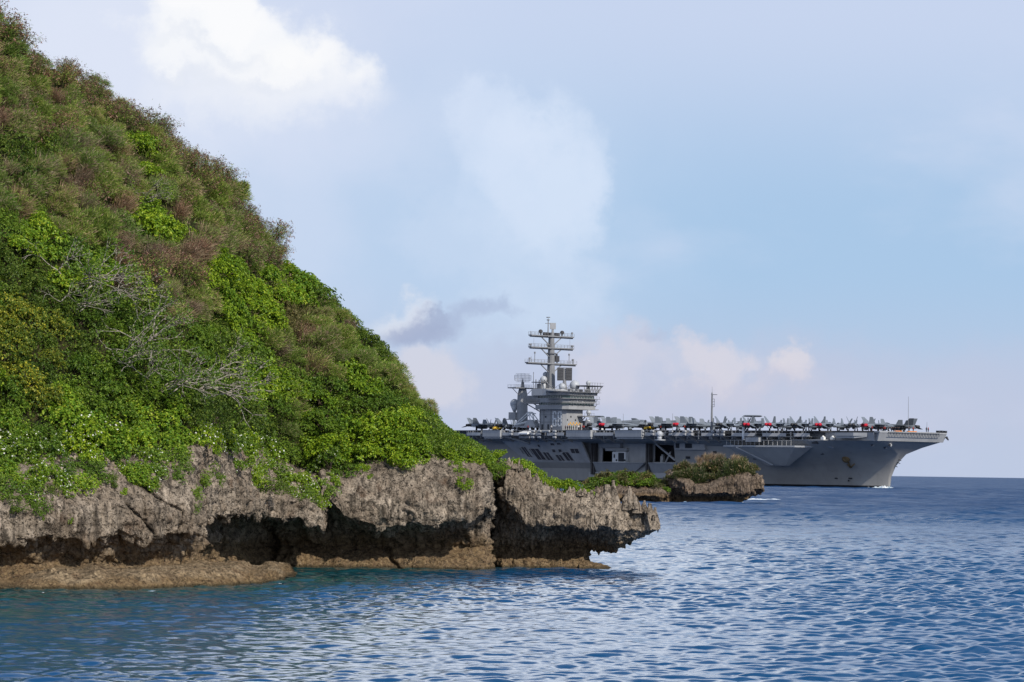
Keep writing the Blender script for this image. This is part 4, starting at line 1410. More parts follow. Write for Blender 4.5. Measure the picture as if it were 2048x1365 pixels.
def build_hull():
    ds = np.concatenate([[0, .4, 1, 1.8, 3, 4.5, 6.5, 9, 12, 16, 21, 27, 34, 42, 51, 61, 72, 84]])
    us = [-96, -110, -125, -140.5, -155, -170, -190, -215, -235, -250, -262, -270]
    mb = SB_()

    def row(z):
        pts = []
        for d in ds:
            u0 = hull_us(z); u = u0 - d * (1 + (0 if d < 60 else 0))
            pts.append((u, hull_b(d, z)))
        pts = [p for p in pts if p[0] > -94]
        while len(pts) < len(ds): pts.append((-94 - .1 * (len(ds) - len(pts)), hull_b(84, z)))
        for u in us:
            b = hull_b(90, z) * np.interp(u, [-270, -250, -215, -170], [.72, .88, .98, 1])
            pts.append((u, b))
        return pts
    R = [row(z) for z in ZL]
    k4 = list(ZL).index(7.6)
    n = len(R[0])
    for sgn in (1, -1):
        for a in range(len(ZL) - 1):
            for i in range(n - 1):
                if sgn > 0 and a >= k4 and -141 < (R[a][i][0] + R[a][i + 1][0]) / 2 < -95: continue
                q = []
                for (aa, ii) in ((a, i), (a, i + 1), (a + 1, i + 1), (a + 1, i)):
                    q.append((R[aa][ii][0], -sgn * R[aa][ii][1], ZL[aa]))
                mb.add(q, [(0, 1, 2, 3) if sgn > 0 else (3, 2, 1, 0)], 1 if ZL[a + 1] <= 0.9 else 0)
        # stem strip and transom
        for a in range(len(ZL) - 1):
            if sgn > 0:
                mb.add([(R[a][0][0], -R[a][0][1], ZL[a]), (R[a][0][0], R[a][0][1], ZL[a]), (R[a + 1][0][0], R[a + 1][0][1], ZL[a + 1]), (R[a + 1][0][0], -R[a + 1][0][1], ZL[a + 1])], [(0, 1, 2, 3)], 1 if ZL[a + 1] <= .9 else 0)
                mb.add([(R[a][-1][0], -R[a][-1][1], ZL[a]), (R[a][-1][0], R[a][-1][1], ZL[a]), (R[a + 1][-1][0], R[a + 1][-1][1], ZL[a + 1]), (R[a + 1][-1][0], -R[a + 1][-1][1], ZL[a + 1])], [(3, 2, 1, 0)], 0)
    me = mb.mesh('hull', [MAT['hull'], MAT['boot']], True, False)
    bm = bmesh.new(); bm.from_mesh(me); bmesh.ops.remove_doubles(bm, verts=bm.verts, dist=.01)
    bmesh.ops.recalc_face_normals(bm, faces=bm.faces)
    bm.to_mesh(me); bm.free()
    h = link_mesh('hull', me); kid(SHIP, h)
    # hangar deck shelf and inner bulkhead behind the openings
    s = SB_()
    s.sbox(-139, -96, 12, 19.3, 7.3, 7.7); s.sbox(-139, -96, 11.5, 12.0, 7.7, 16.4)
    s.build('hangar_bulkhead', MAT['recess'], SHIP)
    # anchor and its pocket, mooring holes, stem fittings
    a = SB_()
    pa = [(-19.0, hull_b(12.5, 9.6) + .05, 9.6)]
    u0 = -21.5; vb = lambda u, z: hull_b(hull_us(z) - u, z)
    for (uu, z, r_, mi) in ((u0, 10.2, 1.5, 0),):
        a.ball(S(uu, vb(uu, z) - .4, z), r_, 12, 1.0, mi)
    a.st((u0, vb(u0, 9.5) + .9, 11.2), (u0 + .4, vb(u0, 7.5) + .9, 7.0), .32, .26)
    a.st((u0 - 1.7, vb(u0, 8) + .7, 8.6), (u0 + .4, vb(u0, 7.5) + .9, 7.1), .2, .34)
    a.st((u0 + 2.2, vb(u0, 8) + .5, 8.4), (u0 + .4, vb(u0, 7.5) + .9, 7.1), .2, .34)
    a.build('anchor', MAT['anchor'], SHIP, True)
    for (uu, z) in ((-6.2, 15.0), (-4.2, 14.2), (-1.6, 15.0)):
        m_ = SB_(); vv = vb(uu, z)
        m_.st((uu - .1, vv - .35, z), (uu + .15, vv + .25, z - .12), .62, .75, 14)
        o = m_.build('mooring_hole', MAT['lightgrey'], SHIP, True)
        m2 = SB_(); m2.st((uu, vv + .0, z + .05), (uu + .17, vv + .30, z - .05), .5, .5, 12); m2.build('opening', MAT['dark'], o)
    st_ = SB_()
    for z, L in ((10.2, .9), (9.2, 1.4), (8.0, 1.0)):
        uu = hull_us(z)
        st_.bar((uu - .2, 0, z), (uu + L * .7, -.6, z - .5), .16)
    st_.build('stem_fitting', MAT['dark'], SHIP)
    # scattered scuppers and scuttles of the bow
    r = random.Random(2)
    for i in range(14):
        uu = r.uniform(-85, -22); z = r.choice((2.2, 3.0, 9.5, 11.5, 13.2)); vv = vb(uu, z)
        m_ = SB_(); m_.sbox(uu, uu + r.uniform(.6, 1.5), vv - .4, vv + .12, z, z + r.uniform(.35, .8)); m_.build('scupper', MAT['dark'], SHIP)
    # draught line of rust stained plate ends
    return h


HULL = build_hull()

EDGE = [(0, 17.6), (-21, 18.2), (-27, 21.5), (-60, 27.5), (-92, 33), (-195, 33.5), (-204, 31), (-262, 27), (-270, 20)]
PORT = [(-270, -24), (-250, -30), (-205, -38), (-150, -40), (-95, -37), (-45, -23), (-20, -18.2), (0, -17.6)]


def edge(u):
    xs = [-p[0] for p in EDGE]; return float(np.interp(-u, xs, [p[1] for p in EDGE]))


def build_deck():
    d = SB_()
    d.spoly(EDGE + PORT, DECK - .55, DECK)
    d.build('flight_deck', MAT['deck'], SHIP)
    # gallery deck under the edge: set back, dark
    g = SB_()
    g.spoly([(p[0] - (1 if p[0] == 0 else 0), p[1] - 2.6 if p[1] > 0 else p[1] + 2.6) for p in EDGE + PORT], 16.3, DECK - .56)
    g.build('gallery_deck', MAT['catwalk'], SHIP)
    # bow front face
    b = SB_()
    b.hexa([S(-2.2, -16.6, 16.35), S(-2.2, 16.6, 16.35), S(-.9, 17.3, 16.35), S(-.9, -17.3, 16.35), S(-2.2, -16.6, 19.2), S(-2.2, 16.6, 19.2), S(.35, 17.7, 19.2), S(.35, -17.7, 19.2)])
    b.sbox(-2, .5, -17.8, 17.8, 19.22, 19.76)
    b.hexa([S(-24, 16.6, 16.35), S(-24, 18.2, 16.35), S(-2.2, 17.4, 16.35), S(-2.2, 16.2, 16.35), S(-24, 16.8, 19.22), S(-24, 18.6, 19.22), S(-2.2, 17.9, 19.22), S(-2.2, 16.4, 19.22)])
    b.build('bow_face', MAT['lightgrey'], SHIP)
    t = SB_()
    for z in (18.45, 19.45): t.bar((.75, -13.5, z), (.75, 13.5, z), .09)
    n = 18
    for i in range(n):
        v0 = -13.5 + 27 * i / n; v1 = -13.5 + 27 * (i + 1) / n
        t.bar((.75, v0, 18.45), (.75, v1, 19.45), .07); t.bar((.75, v0, 18.45), (.75, v0, 19.45), .07); t.bar((.3, v0, 18.5), (.8, v0, 18.45), .07)
    t.build('safety_net_frame', MAT['catwalk'], SHIP)
    for v0, v1 in ((6.2, 9.6), (-1.5, 3.0)):
        o = SB_(); o.sbox(-.2, .62, v0, v1, 19.78, 20.02); o.build('orange_edge_panel', MAT['orange'], SHIP)
    c = SB_()
    for v0, z in ((-17.2, 19.9), (-15.2, 19.95), (-13.6, 19.9)):
        c.sbox(-.6, .6, v0 - .5, v0 + .5, 19.78, z + .6)
    c.st((.2, -17.6, 18.4), (.9, -18.1, 17.2), .5, .2)
    c.build('edge_fitting', MAT['dark'], SHIP)
    # little sponson balcony on the starboard bow corner
    s = SB_()
    s.spoly([(-17, 18), (-17, 20.6), (-9, 20.2), (-5, 18)], [17.7, 17.2, 17.2, 17.7], 18.0)
    s.spoly([(-17, 18), (-17, 20.9), (-9, 20.6), (-5, 18)], 18.0, 19.1)
    s.build('corner_sponson', MAT['lightgrey'], SHIP)
    # elevators: smooth pale edges
    for (a, b_) in ((-112.8, -98.7), (-139.7, -126.1), (-188.0, -177.6)):
        e = SB_()
        e.sbox(a, b_, 30, 36, 17.2, DECK - .1); e.sbox(a + .3, b_ - .3, 30, 35.4, 16.5, 17.2)
        el = e.build('aircraft_elevator', MAT['lightgrey'], SHIP)
        e2 = SB_(); e2.sbox(a, b_, 30, 36.1, DECK - .09, DECK + .004); e2.build('platform_deck', MAT['deck'], el)
    # catwalks with railing posts between the elevators
    for (a, b_) in ((-98.2, -27), (-125.6, -113.3), (-177.2, -140.3), (-200, -188.5)):
        k = SB_(); n = max(2, int((b_ - a) / 1.6))
        for i in range(n):
            u0 = a + (b_ - a) * i / n; u1 = a + (b_ - a) * (i + 1) / n
            e0, e1 = edge(u0), edge(u1)
            k.hexa([S(u0, e0 - 2.6, 17.5), S(u1, e1 - 2.6, 17.5), S(u1, e1 + 1.7, 17.5), S(u0, e0 + 1.7, 17.5), S(u0, e0 - 2.6, 17.7), S(u1, e1 - 2.6, 17.7), S(u1, e1 + 1.7, 17.7), S(u0, e0 + 1.7, 17.7)])
            if i % 3 == 0: k.sbox(u0, u0 + .35, e0 + 1.2, e0 + 1.7, 16.6, 19.5)
        cw = k.build('catwalk', MAT['catwalk'], SHIP)
        p = SB_()
        for i in range(n):
            u0 = a + (b_ - a) * i / n; u1 = a + (b_ - a) * (i + 1) / n
            e0, e1 = edge(u0) + 1.72, edge(u1) + 1.72
            if (i // 2) % 4 == 3:
                p.bar((u0, e0, 19.65), (u1, e1, 19.65), .05); p.bar((u0, e0, 18.8), (u1, e1, 18.8), .05); continue
            p.hexa([S(u0, e0, 17.7), S(u1, e1, 17.7), S(u1, e1 + .08, 17.7), S(u0, e0 + .08, 17.7), S(u0, e0, 18.85), S(u1, e1, 18.85), S(u1, e1 + .08, 18.85), S(u0, e0 + .08, 18.85)])
            p.bar((u0, e0, 18.8), (u0, e0, 19.7), .06); p.bar((u0, e0, 19.65), (u1, e1, 19.65), .05)
        p.build('guard_frame', MAT['side'], cw)
        # brackets under the catwalk
        q = SB_()
        for i in range(0, n, 3):
            u0 = a + (b_ - a) * i / n; e0 = edge(u0)
            q.hexa([S(u0, e0 - 4, 15.2), S(u0 + .5, e0 - 4, 15.2), S(u0 + .5, e0 - 3.6, 15.2), S(u0, e0 - 3.6, 15.2), S(u0, e0 - 4, 17.5), S(u0 + .5, e0 - 4, 17.5), S(u0 + .5, e0 + 1.6, 17.5), S(u0, e0 + 1.6, 17.5)])
        q.build('bracket', MAT['hull'], cw)
    # underside of the overhang down to the hull
    w = SB_(); us = [-24, -34, -46, -60, -75, -92, -110, -140, -165, -195]
    for i in range(len(us) - 1):
        q = []
        for u in (us[i], us[i + 1]):
            e = edge(u) - 2.4; hb = 20.5 if u < -80 else float(hull_b(hull_us(14) - u, 14.0))
            q.append([S(u, hb - .6, 16.4), S(u, e, 16.4), S(u, e, 16.1), S(u, min(e - .5, hb + 2), 15.0), S(u, hb - .6, 13.9 if not -141 < u < -94 else 15.2)])
        w.loft(q)
    w.build('overhang_underside', MAT['hull'], SHIP)


build_deck()


def wall_holes(u0, u1, z0, z1, v, holes, th=.4):
    us = sorted({u0, u1, *[h[0] for h in holes], *[h[1] for h in holes]}); zs = sorted({z0, z1, *[h[2] for h in holes], *[h[3] for h in holes]})
    w = SB_()
    for i in range(len(us) - 1):
        for j in range(len(zs) - 1):
            cu, cz = (us[i] + us[i + 1]) / 2, (zs[j] + zs[j + 1]) / 2
            if any(h[0] < cu < h[1] and h[2] < cz < h[3] for h in holes): continue
            w.sbox(us[i], us[i + 1], v - th, v, zs[j], zs[j + 1])
    return w


def build_side():
    w = wall_holes(-141, -95, 7.72, 16.3, 19.8, [(-136.8, -129.4, 8.1, 13.1), (-108.4, -96.6, 8.2, 14.6)])
    w.build('hangar_wall', MAT['side'], SHIP)
    m_ = SB_(); m_.sbox(-129.4, -122.2, 19.9, 21.6, 7.8, 11.9)
    rm = m_.build('white_compartment', MAT['white'], SHIP)
    m_ = SB_(); m_.sbox(-126.0, -122.9, 21.55, 21.72, 8.2, 11.5); m_.build('doorway', MAT['dark'], rm)
    m_ = SB_(); m_.sbox(-128.6, -127.9, 21.55, 21.7, 9.6, 10.9); m_.build('window', MAT['dark'], rm)
    for uu in (-127.0, -122.5):
        m_ = SB_(); m_.st((uu, 21.5, 8.7), (uu, 21.75, 8.7), .4, .4, 10); m_.build('vent', MAT['dark'], rm)
    m_ = SB_(); m_.sbox(-137.2, -125.4, 20.0, 21.4, 13.4, 15.9); m_.build('hanging_panel', MAT['lightgrey'], SHIP)
    m_ = SB_(); m_.sbox(-134.0, -122.2, 19.9, 21.0, 12.2, 13.2); m_.build('duct', MAT['side'], SHIP)
    for u in (-139.6, -109.6):
        m_ = SB_(); m_.sbox(u - .9, u - .1, 20.4, 22.4, 3.2, 16.3); m_.sbox(u + .2, u + .8, 20.4, 22.2, 3.2, 16.3)
        m_.build('elevator_guide_rail', MAT['brownpost'], SHIP)
    # pale sponsons under the openings
    for (a, b_, c_) in ((-138.8, -111, -118), (-108.6, -94, -97)):
        m_ = SB_(); m_.hexa([S(a, 20.3, 4.2), S(c_, 20.3, 4.2), S(c_, 21.0, 4.2), S(a, 21.0, 4.2), S(a, 20.3, 7.6), S(b_, 20.3, 7.6), S(b_, 22.6, 7.6), S(a, 22.6, 7.6)])
        m_.sbox(a, b_, 20.3, 22.9, 7.62, 7.95)
        m_.build('elevator_sponson', MAT['lightgrey'], SHIP)
    m_ = SB_(); m_.sbox(-142.5, -93.5, 20.3, 21.5, 2.3, 4.15); m_.build('fender_strake', MAT['side'], SHIP)
    # diagonal strut and clutter in the forward opening
    m_ = SB_(); m_.bar((-108, 20.6, 15.6), (-96.5, 20.6, 9.0), .45); m_.bar((-101.5, 20.6, 8.2), (-99, 20.6, 12.0), .3); m_.build('strut', MAT['side'], SHIP)
    m_ = SB_(); m_.sbox(-105.5, -104.2, 18.6, 19.6, 8.2, 10.4); m_.st((-104.8, 19.1, 10.4), (-104.8, 19.1, 11.0), .5, .5); m_.build('stowed_gear', MAT['side'], SHIP)
    # forward of the openings: low deckhouse on the hull side
    m_ = SB_(); m_.sbox(-94.5, -79, 21.4, 23.0, 12.8, 15.6); b = m_.build('side_house', MAT['side'], SHIP)
    for (a, c_) in ((-94, -92), (-89, -85.5)):
        m_ = SB_(); m_.sbox(a, c_, 22.9, 23.1, 13.4, 15.1); m_.build('window', MAT['dark'], b)
    for (a, z) in ((-82, 10), (-76, 11.5), (-71, 9), (-90, 9.5)):
        m_ = SB_(); m_.sbox(a, a + 1.8, 21.3, 21.75, z, z + .9); m_.build('hull_vent', MAT['dark'], SHIP)
    # aft sloping side of the island sponson
    pl = lambda z: 22.4 + (z - 8) / 7.5 * 4.6
    m_ = SB_()
    m_.hexa([S(-177, pl(7.6) - .8, 7.6), S(-141, pl(7.6) - .8, 7.6), S(-141, pl(7.6), 7.6), S(-177, pl(7.6), 7.6), S(-187, pl(16) - .8, 16), S(-141, pl(16) - .8, 16), S(-141, pl(16), 16), S(-187, pl(16), 16)])
    ip = m_.build('island_sponson', MAT['side'], SHIP)
    m_ = SB_(); m_.hexa([S(-176, 20.2, 5.2), S(-141, 20.2, 5.2), S(-141, 20.6, 5.2), S(-176, 20.6, 5.2), S(-177, 20.2, 7.58), S(-141, 20.2, 7.58), S(-141, pl(7.6), 7.58), S(-177, pl(7.6), 7.58)])
    m_.build('sponson_underside', MAT['hull'], SHIP)
    # slanted gun port like openings
    for (px, py, w_, h_) in ((1054, 906, 2.8, 4.0), (1044, 904, .8, 2.2), (1063, 905, .8, 2.4), (1077, 910, 5.0, 4.4), (1097, 914, 3.6, 3.2), (1121, 917, 3.6, 2.4), (1136, 914, 4.2, 3.4), (1108, 903, 2.0, 1.3), (1121, 903, 2.0, 1.3), (1150, 903, 4.8, 1.9), (1078, 893, 1.4, 1.0), (1105, 890, 2.4, 1.0), (1118, 889, 2.4, .8)):
        z = 12 + (903 - py) / 5.25; v = pl(z)
        u = u_at(px, v, z)
        zl, zh = z - h_ / 2, z + h_ / 2; sk = .45 * h_ if h_ > 1.9 else 0
        q = [(u - w_ / 2 + sk / 2, pl(zl), zl), (u + w_ / 2 + sk / 2, pl(zl), zl), (u + w_ / 2 - sk / 2, pl(zh), zh), (u - w_ / 2 - sk / 2, pl(zh), zh)]
        o = SB_(); o.hexa([S(*(q[0][0], q[0][1] - .3, q[0][2])), S(*(q[1][0], q[1][1] - .3, q[1][2])), S(*(q[1][0], q[1][1] + .03, q[1][2])), S(*(q[0][0], q[0][1] + .03, q[0][2])),
                           S(*(q[3][0], q[3][1] - .3, q[3][2])), S(*(q[2][0], q[2][1] - .3, q[2][2])), S(*(q[2][0], q[2][1] + .03, q[2][2])), S(*(q[3][0], q[3][1] + .03, q[3][2]))])
        op = o.build('side_opening', MAT['recess'], SHIP)
        f = SB_()
        for a, b_ in ((0, 1), (1, 2), (2, 3), (3, 0)):
            f.bar((q[a][0], q[a][1] + .1, q[a][2]), (q[b_][0], q[b_][1] + .1, q[b_][2]), .13)
        if w_ > 2.4: f.bar(((q[0][0] + q[1][0]) / 2, q[0][1] + .05, zl), ((q[2][0] + q[3][0]) / 2, q[2][1] + .05, zh), .12)
        f.build('frame', MAT['side'], op)
    # long triangular sponson on the forward quarter and the small bracket ahead of it
    m_ = SB_()
    top = [(-64, 20.5), (-64, 28.0), (-52, 27.6), (-33, 24.5), (-29, 20.0)]
    bot = [(-50, 20.4), (-47, 20.9), (-44, 20.9), (-41, 20.4), (-40, 19.8)]
    n = 5
    m_.add([S(*p, 13.9) for p in top] + [S(*p, 7.4) for p in bot], [(0, 1, 2, 3, 4), (9, 8, 7, 6, 5)] + [(i, (i + 1) % n, n + (i + 1) % n, n + i) for i in range(n)])
    sp = m_.build('triangular_sponson', MAT['hull'], SHIP)
    m_ = SB_(); m_.spoly([(-64.2, 20.5), (-64.2, 28.3), (-52, 27.9), (-32.7, 24.8), (-28.7, 20)], 13.9, 14.5); m_.build('ledge', MAT['lightgrey'], sp)
    m_ = SB_(); m_.bar((-58, 28.0, 13.8), (-46.5, 21.2, 7.6), .3); m_.build('edge_strip', MAT['lightgrey'], sp)
    m_ = SB_()
    for i in range(16):
        u = -63 + i * 1.9; v = np.interp(u, [-64, -52, -33], [28, 27.6, 24.5])
        m_.bar((u, v, 14.4), (u, v, 16.4), .09)
        if i: m_.bar((u - 1.9, vp, 16.3), (u, v, 16.3), .08)
        vp = v
    m_.build('guard_frame', MAT['side'], sp)
    m_ = SB_(); m_.hexa([S(-36, 19.6, 16.3), S(-22, 18.6, 16.3), S(-22, 21.6, 16.3), S(-36, 23.2, 16.3), S(-36, 19.6, 16.7), S(-22, 18.6, 16.7), S(-22, 21.6, 16.7), S(-36, 23.2, 16.7)])
    m_.add([S(-33, 21.6, 16.3), S(-22.5, 20.8, 16.3), S(-20.5, 17.6, 13.6), S(-21.5, 17.6, 13.6), S(-33, 18.6, 16.3), S(-22.5, 17.6, 16.3)], [(0, 1, 2, 3), (1, 5, 2), (0, 3, 4), (4, 3, 2, 5), (0, 4, 5, 1)])
    br = m_.build('bow_bracket', MAT['lightgrey'], SHIP)
    m_ = SB_(); m_.sbox(-27.5, -25, 20.9, 21.7, 15.2, 16.2); m_.build('opening', MAT['dark'], br)
    # life raft canisters in racks along the catwalk
    for (px, rows_, L) in ((1022, 2, 1.7), (1066, 3, 1.9), (1079, 3, 1.9), (1092, 1, 4.2), (1109, 3, 1.7), (1283, 2, 1.7), (1303, 2, 1.9), (1336, 2, 1.9), (1359, 2, 1.6), (1370, 2, 1.6), (1407, 2, 1.4), (1416, 2, 1.4), (1425, 2, 1.4)):
        u = u_at(px, 35.6, 18)
        v = edge(u) + 2.3
        for k in range(rows_):
            z = 19.3 - k * 1.15
            m_ = SB_(); m_.st((u - L / 2, v, z), (u - L / 2 + .15, v, z), .25, .46, 12); m_.st((u - L / 2 + .15, v, z), (u + L / 2 - .15, v, z), .46, .46, 12); m_.st((u + L / 2 - .15, v, z), (u + L / 2, v, z), .46, .25, 12)
            m_.build('life_raft_canister', MAT['lightgrey'], SHIP, False)
    # deck edge fittings: white director dome, white posts, boat boom, awning
    u = u_at(1319, 36, 18); m_ = SB_(); m_.ball(S(u, 36, 18.2), 1.25, 14); m_.st((u, 36, 16.2), (u, 36, 17.4), .8, .9); m_.sbox(u - 1.5, u + 1.5, 34, 37, 15.9, 16.3); m_.build('edge_radome', MAT['dome'], SHIP, True)
    u = u_at(1483, 29, 18); m_ = SB_(); m_.st((u, edge(u) + 1.5, 16.4), (u, edge(u) + 1.5, 20.3), .55, .45, 10); m_.ball(S(u, edge(u) + 1.5, 20.5), .55, 10); m_.build('white_gun_mount', MAT['white'], SHIP, True)
    u = u_at(1508, 27, 17); m_ = SB_(); m_.sbox(u - 3.2, u + 3.2, edge(u) + .5, edge(u) + 2.3, 15.7, 17.3); m_.build('edge_locker', MAT['lightgrey'], SHIP)
    for px in (1634, 1648):
        u = u_at(px, 23.5, 17); m_ = SB_(); m_.sbox(u - .7, u + .7, edge(u) + .4, edge(u) + 1.4, 16.7, 17.6); m_.ball(S(u, edge(u) + .9, 17.6), .5, 8); m_.build('edge_locker', MAT['white'], SHIP)
    u = u_at(1050, 36, 18.8); m_ = SB_(); m_.hexa([S(u - 3, 34, 18.6), S(u + 2.4, 34, 18.6), S(u + 2.4, 37, 18.1), S(u - 3, 37, 18.1), S(u - 3, 34, 19.5), S(u + 2.4, 34, 19.5), S(u + 2.4, 37, 18.6), S(u - 3, 37, 18.6)]); m_.build('edge_awning', MAT['white'], SHIP)
    m_ = SB_(); m_.bar((-177, 34.5, 17.6), (-163, 33.5, 14.6), .5); m_.sbox(-166, -160, 33, 36.5, 16.6, 17.4); m_.build('boat_boom', MAT['catwalk'], SHIP)
    # tall antenna pole on the deck edge, whips at the bow
    um = -68.4; m_ = SB_(); vm_ = edge(um) + 1.2
    m_.st((um, vm_, 16.5), (um, vm_, 26), .42, .36, 8); m_.st((um, vm_, 26), (um, vm_, 33.3), .34, .26, 8)
    m_.st((um, vm_, 33.3), (um, vm_, 35.4), .08, .04, 5)
    pole = m_.build('antenna_pole', MAT['mast'], SHIP)
    m_ = SB_(); m_.bar((um - .4, vm_, 32.6), (um + 2.6, vm_, 32.5), .14)
    for z in (31, 30, 29, 28.2): m_.bar((um, vm_, z), (um + 1.3, vm_, z), .09)
    m_.bar((um + 1.2, vm_, 28.2), (um + 1.2, vm_, 31), .08); m_.build('antenna_arm', MAT['mast'], pole)
    for (u, v, h_) in ((.2, 2.6, 12.2), (.2, -7.3, 3.6), (-84, 34.5, 6), (-110, 34.5, 6)):
        m_ = SB_(); m_.st((u, v, DECK - .2), (u, v, DECK + h_), .10, .05, 6); m_.build('whip_antenna', MAT['mast'], SHIP)


build_side()


# ---- the island
def ring(u0, u1, v0, v1, c=1.5):
    return [(u0, v0), (u0, v1), (u1 - c, v1), (u1, v1 - c), (u1, v0)]


DIG = {'6': ['TL', 'L', 'M', 'B', 'T', 'BR'], '8': ['T', 'L', 'M', 'B', 'TR', 'BR']}


def digit(ch, u0, z0, w, h, t, v, d):
    """block digit on the starboard face, reading from aft to forward"""
    m_ = SB_()
    bar = lambda a, b_, c_, e: m_.sbox(min(a, b_), max(a, b_), v, v + d, c_, e)
    bar(u0, u0 + w, z0, z0 + t); bar(u0, u0 + w, z0 + h - t, z0 + h); bar(u0, u0 + w, z0 + h / 2 - t / 2, z0 + h / 2 + t / 2)
    bar(u0, u0 + t, z0, z0 + h)
    bar(u0 + w - t, u0 + w, z0, z0 + h / 2)
    bar(u0 + w - t, u0 + w, z0 + (h / 2 if ch == '8' else h * .78), z0 + h)
    return m_


def text_obj(s, size, mat, parent, loc, rot, name='lettering', depth=.03):
    cu = bpy.data.curves.new(name, 'FONT'); cu.body = s; cu.size = size; cu.extrude = depth; cu.align_x = 'CENTER'
    tmp = bpy.data.objects.new('tmp', cu); col.objects.link(tmp)
    dg = bpy.context.evaluated_depsgraph_get()
    me = bpy.data.meshes.new_from_object(tmp.evaluated_get(dg))
    bpy.data.objects.remove(tmp); bpy.data.curves.remove(cu)
    me.materials.clear(); me.materials.append(mat)
    o = link_mesh(name, me); kid(parent, o); o.location = loc; o.rotation_euler = rot
    return o


def build_island():
    m_ = SB_()
    m_.spoly(ring(-158.2, -144, 23.6, 33.0, 1.2), DECK, 28.0)
    tw = m_.build('island_tower', MAT['island'], SHIP)
    m_ = SB_(); m_.spoly([(-159.5, 21.5), (-159.5, 34), (-144.2, 34), (-142.4, 32.2), (-142.4, 18.6), (-151, 18.6)], 28.0, 29.4)
    m_.spoly([(-160, 21), (-160, 34.3), (-144, 34.3), (-142, 32.4), (-142, 17.2), (-152, 17.2)], 27.7, 27.99)
    m_.build('bridge_deck', MAT['island'], tw)
    m_ = SB_(); m_.spoly([(-158, 22), (-158, 33.6), (-144.4, 33.6), (-142.8, 31.9), (-142.8, 19), (-151, 19)], 29.4, 30.3); w1 = m_.build('window_band', MAT['glass'], tw)
    m_ = SB_(); m_.spoly([(-159, 21), (-159, 34), (-144.2, 34), (-142.4, 32.2), (-142.4, 18.6), (-151, 18.6)], 30.3, 32.0); m_.build('bridge_wall', MAT['island'], tw)
    m_ = SB_(); m_.spoly([(-158, 22), (-158, 33.4), (-144.6, 33.4), (-143, 31.8), (-143, 18.8), (-151, 19)], 32.0, 33.1); m_.build('window_band', MAT['glass'], tw)
    m_ = SB_(); m_.spoly([(-158.5, 21), (-158.5, 34), (-144, 34), (-142.2, 32.2), (-142.2, 17.8), (-151, 17.8)], 33.1, 34.2); m_.build('bridge_roof', MAT['island'], tw)
    # window mullions
    m_ = SB_()
    for z0, z1, vv, uu in ((29.4, 30.3, 33.62, -142.78), (32.0, 33.1, 33.42, -142.98)):
        for i in range(9): m_.sbox(-157 + i * 1.4, -156.8 + i * 1.4, vv - .1, vv + .08, z0, z1)
        for i in range(9): m_.sbox(uu - .1, uu + .08, 19.5 + i * 1.4, 19.7 + i * 1.4, z0, z1)
    m_.build('mullion', MAT['island'], tw)
    # aft gallery block and balcony
    m_ = SB_(); m_.spoly([(-161.4, 25), (-161.4, 34.4), (-153, 34.4), (-153, 25)], 33.0, 35.6); m_.build('upper_house', MAT['side'], tw)
    m_ = SB_(); m_.spoly([(-166.2, 26), (-166.2, 34.6), (-157, 34.6), (-157, 26)], 29.9, 30.3)
    for i in range(9):
        m_.bar((-166 + i * 1.1, 34.4, 30.3), (-166 + i * 1.1, 34.4, 31.7), .07)
    m_.bar((-166, 34.4, 31.6), (-157, 34.4, 31.6), .07); m_.bar((-166, 34.4, 31.0), (-157, 34.4, 31.0), .07)
    m_.spoly([(-165.5, 27), (-165.5, 33.5), (-158.5, 33.5), (-158.5, 27)], 30.3, 33.0)
    m_.bar((-166, 33, 30.0), (-158.3, 33, 27.0), .22); m_.bar((-166, 29, 30.0), (-158.3, 29, 27.0), .22)
    m_.build('aft_balcony', MAT['mast'], tw)
    m_ = SB_()
    for z, du in ((29.95, .9), (31.7, 1.1), (34.2, 1.3)):
        m_.spoly([(-150, 18.2 - du), (-150, 18.9), (-142.3, 18.9), (-142.3, 32), (-144.1, 34.1), (-152, 34.1), (-152, 34.1 + du), (-143.6, 34.1 + du), (-142.2 + du, 32.4), (-142.2 + du, 18.2 - du)], z, z + .14)
        for i in range(11):
            v = 17.6 + i * 1.4; m_.bar((-142.3 + du, v, z), (-142.3 + du, v, z + 1.05), .05)
        m_.bar((-142.3 + du, 17.4, z + 1.05), (-142.3 + du, 32.2, z + 1.05), .05); m_.bar((-142.3 + du, 17.4, z + .55), (-142.3 + du, 32.2, z + .55), .04)
        m_.bar((-152, 34 + du, z + 1.05), (-143.7, 34 + du, z + 1.05), .05)
        for i in range(6): m_.bar((-152 + i * 1.6, 34 + du, z), (-152 + i * 1.6, 34 + du, z + 1.05), .05)
        for i in range(5): m_.bar((-142.4, 18.6 + i * 3, z - 1.0), (-142.3 + du, 18.6 + i * 3, z), .1)
    m_.build('bridge_walkway', MAT['mast'], tw)
    r_ = random.Random(5)
    m_ = SB_()
    for i in range(16):
        v = r_.uniform(18, 31); u = r_.uniform(-149, -143); h_ = r_.uniform(.5, 1.6)
        m_.sbox(u, u + r_.uniform(.4, 1.2), v, v + r_.uniform(.4, 1.2), 34.2, 34.2 + h_)
    for i in range(10): m_.bar((r_.uniform(-155, -143), r_.uniform(19, 33), 34.2), (r_.uniform(-155, -143), r_.uniform(19, 33), 37.6), .06)
    m_.build('roof_equipment', MAT['mast'], tw)
    # round platform on the roof, forward antenna rack, front sponson with small dome
    m_ = SB_(); m_.st((-149.5, 32.0, 34.2), (-149.5, 32.0, 34.7), 3.4, 4.2, 20); m_.st((-149.5, 32.0, 34.7), (-149.5, 32.0, 35.2), 4.2, 4.0, 20); m_.build('round_platform', MAT['lightgrey'], tw)
    m_ = SB_()
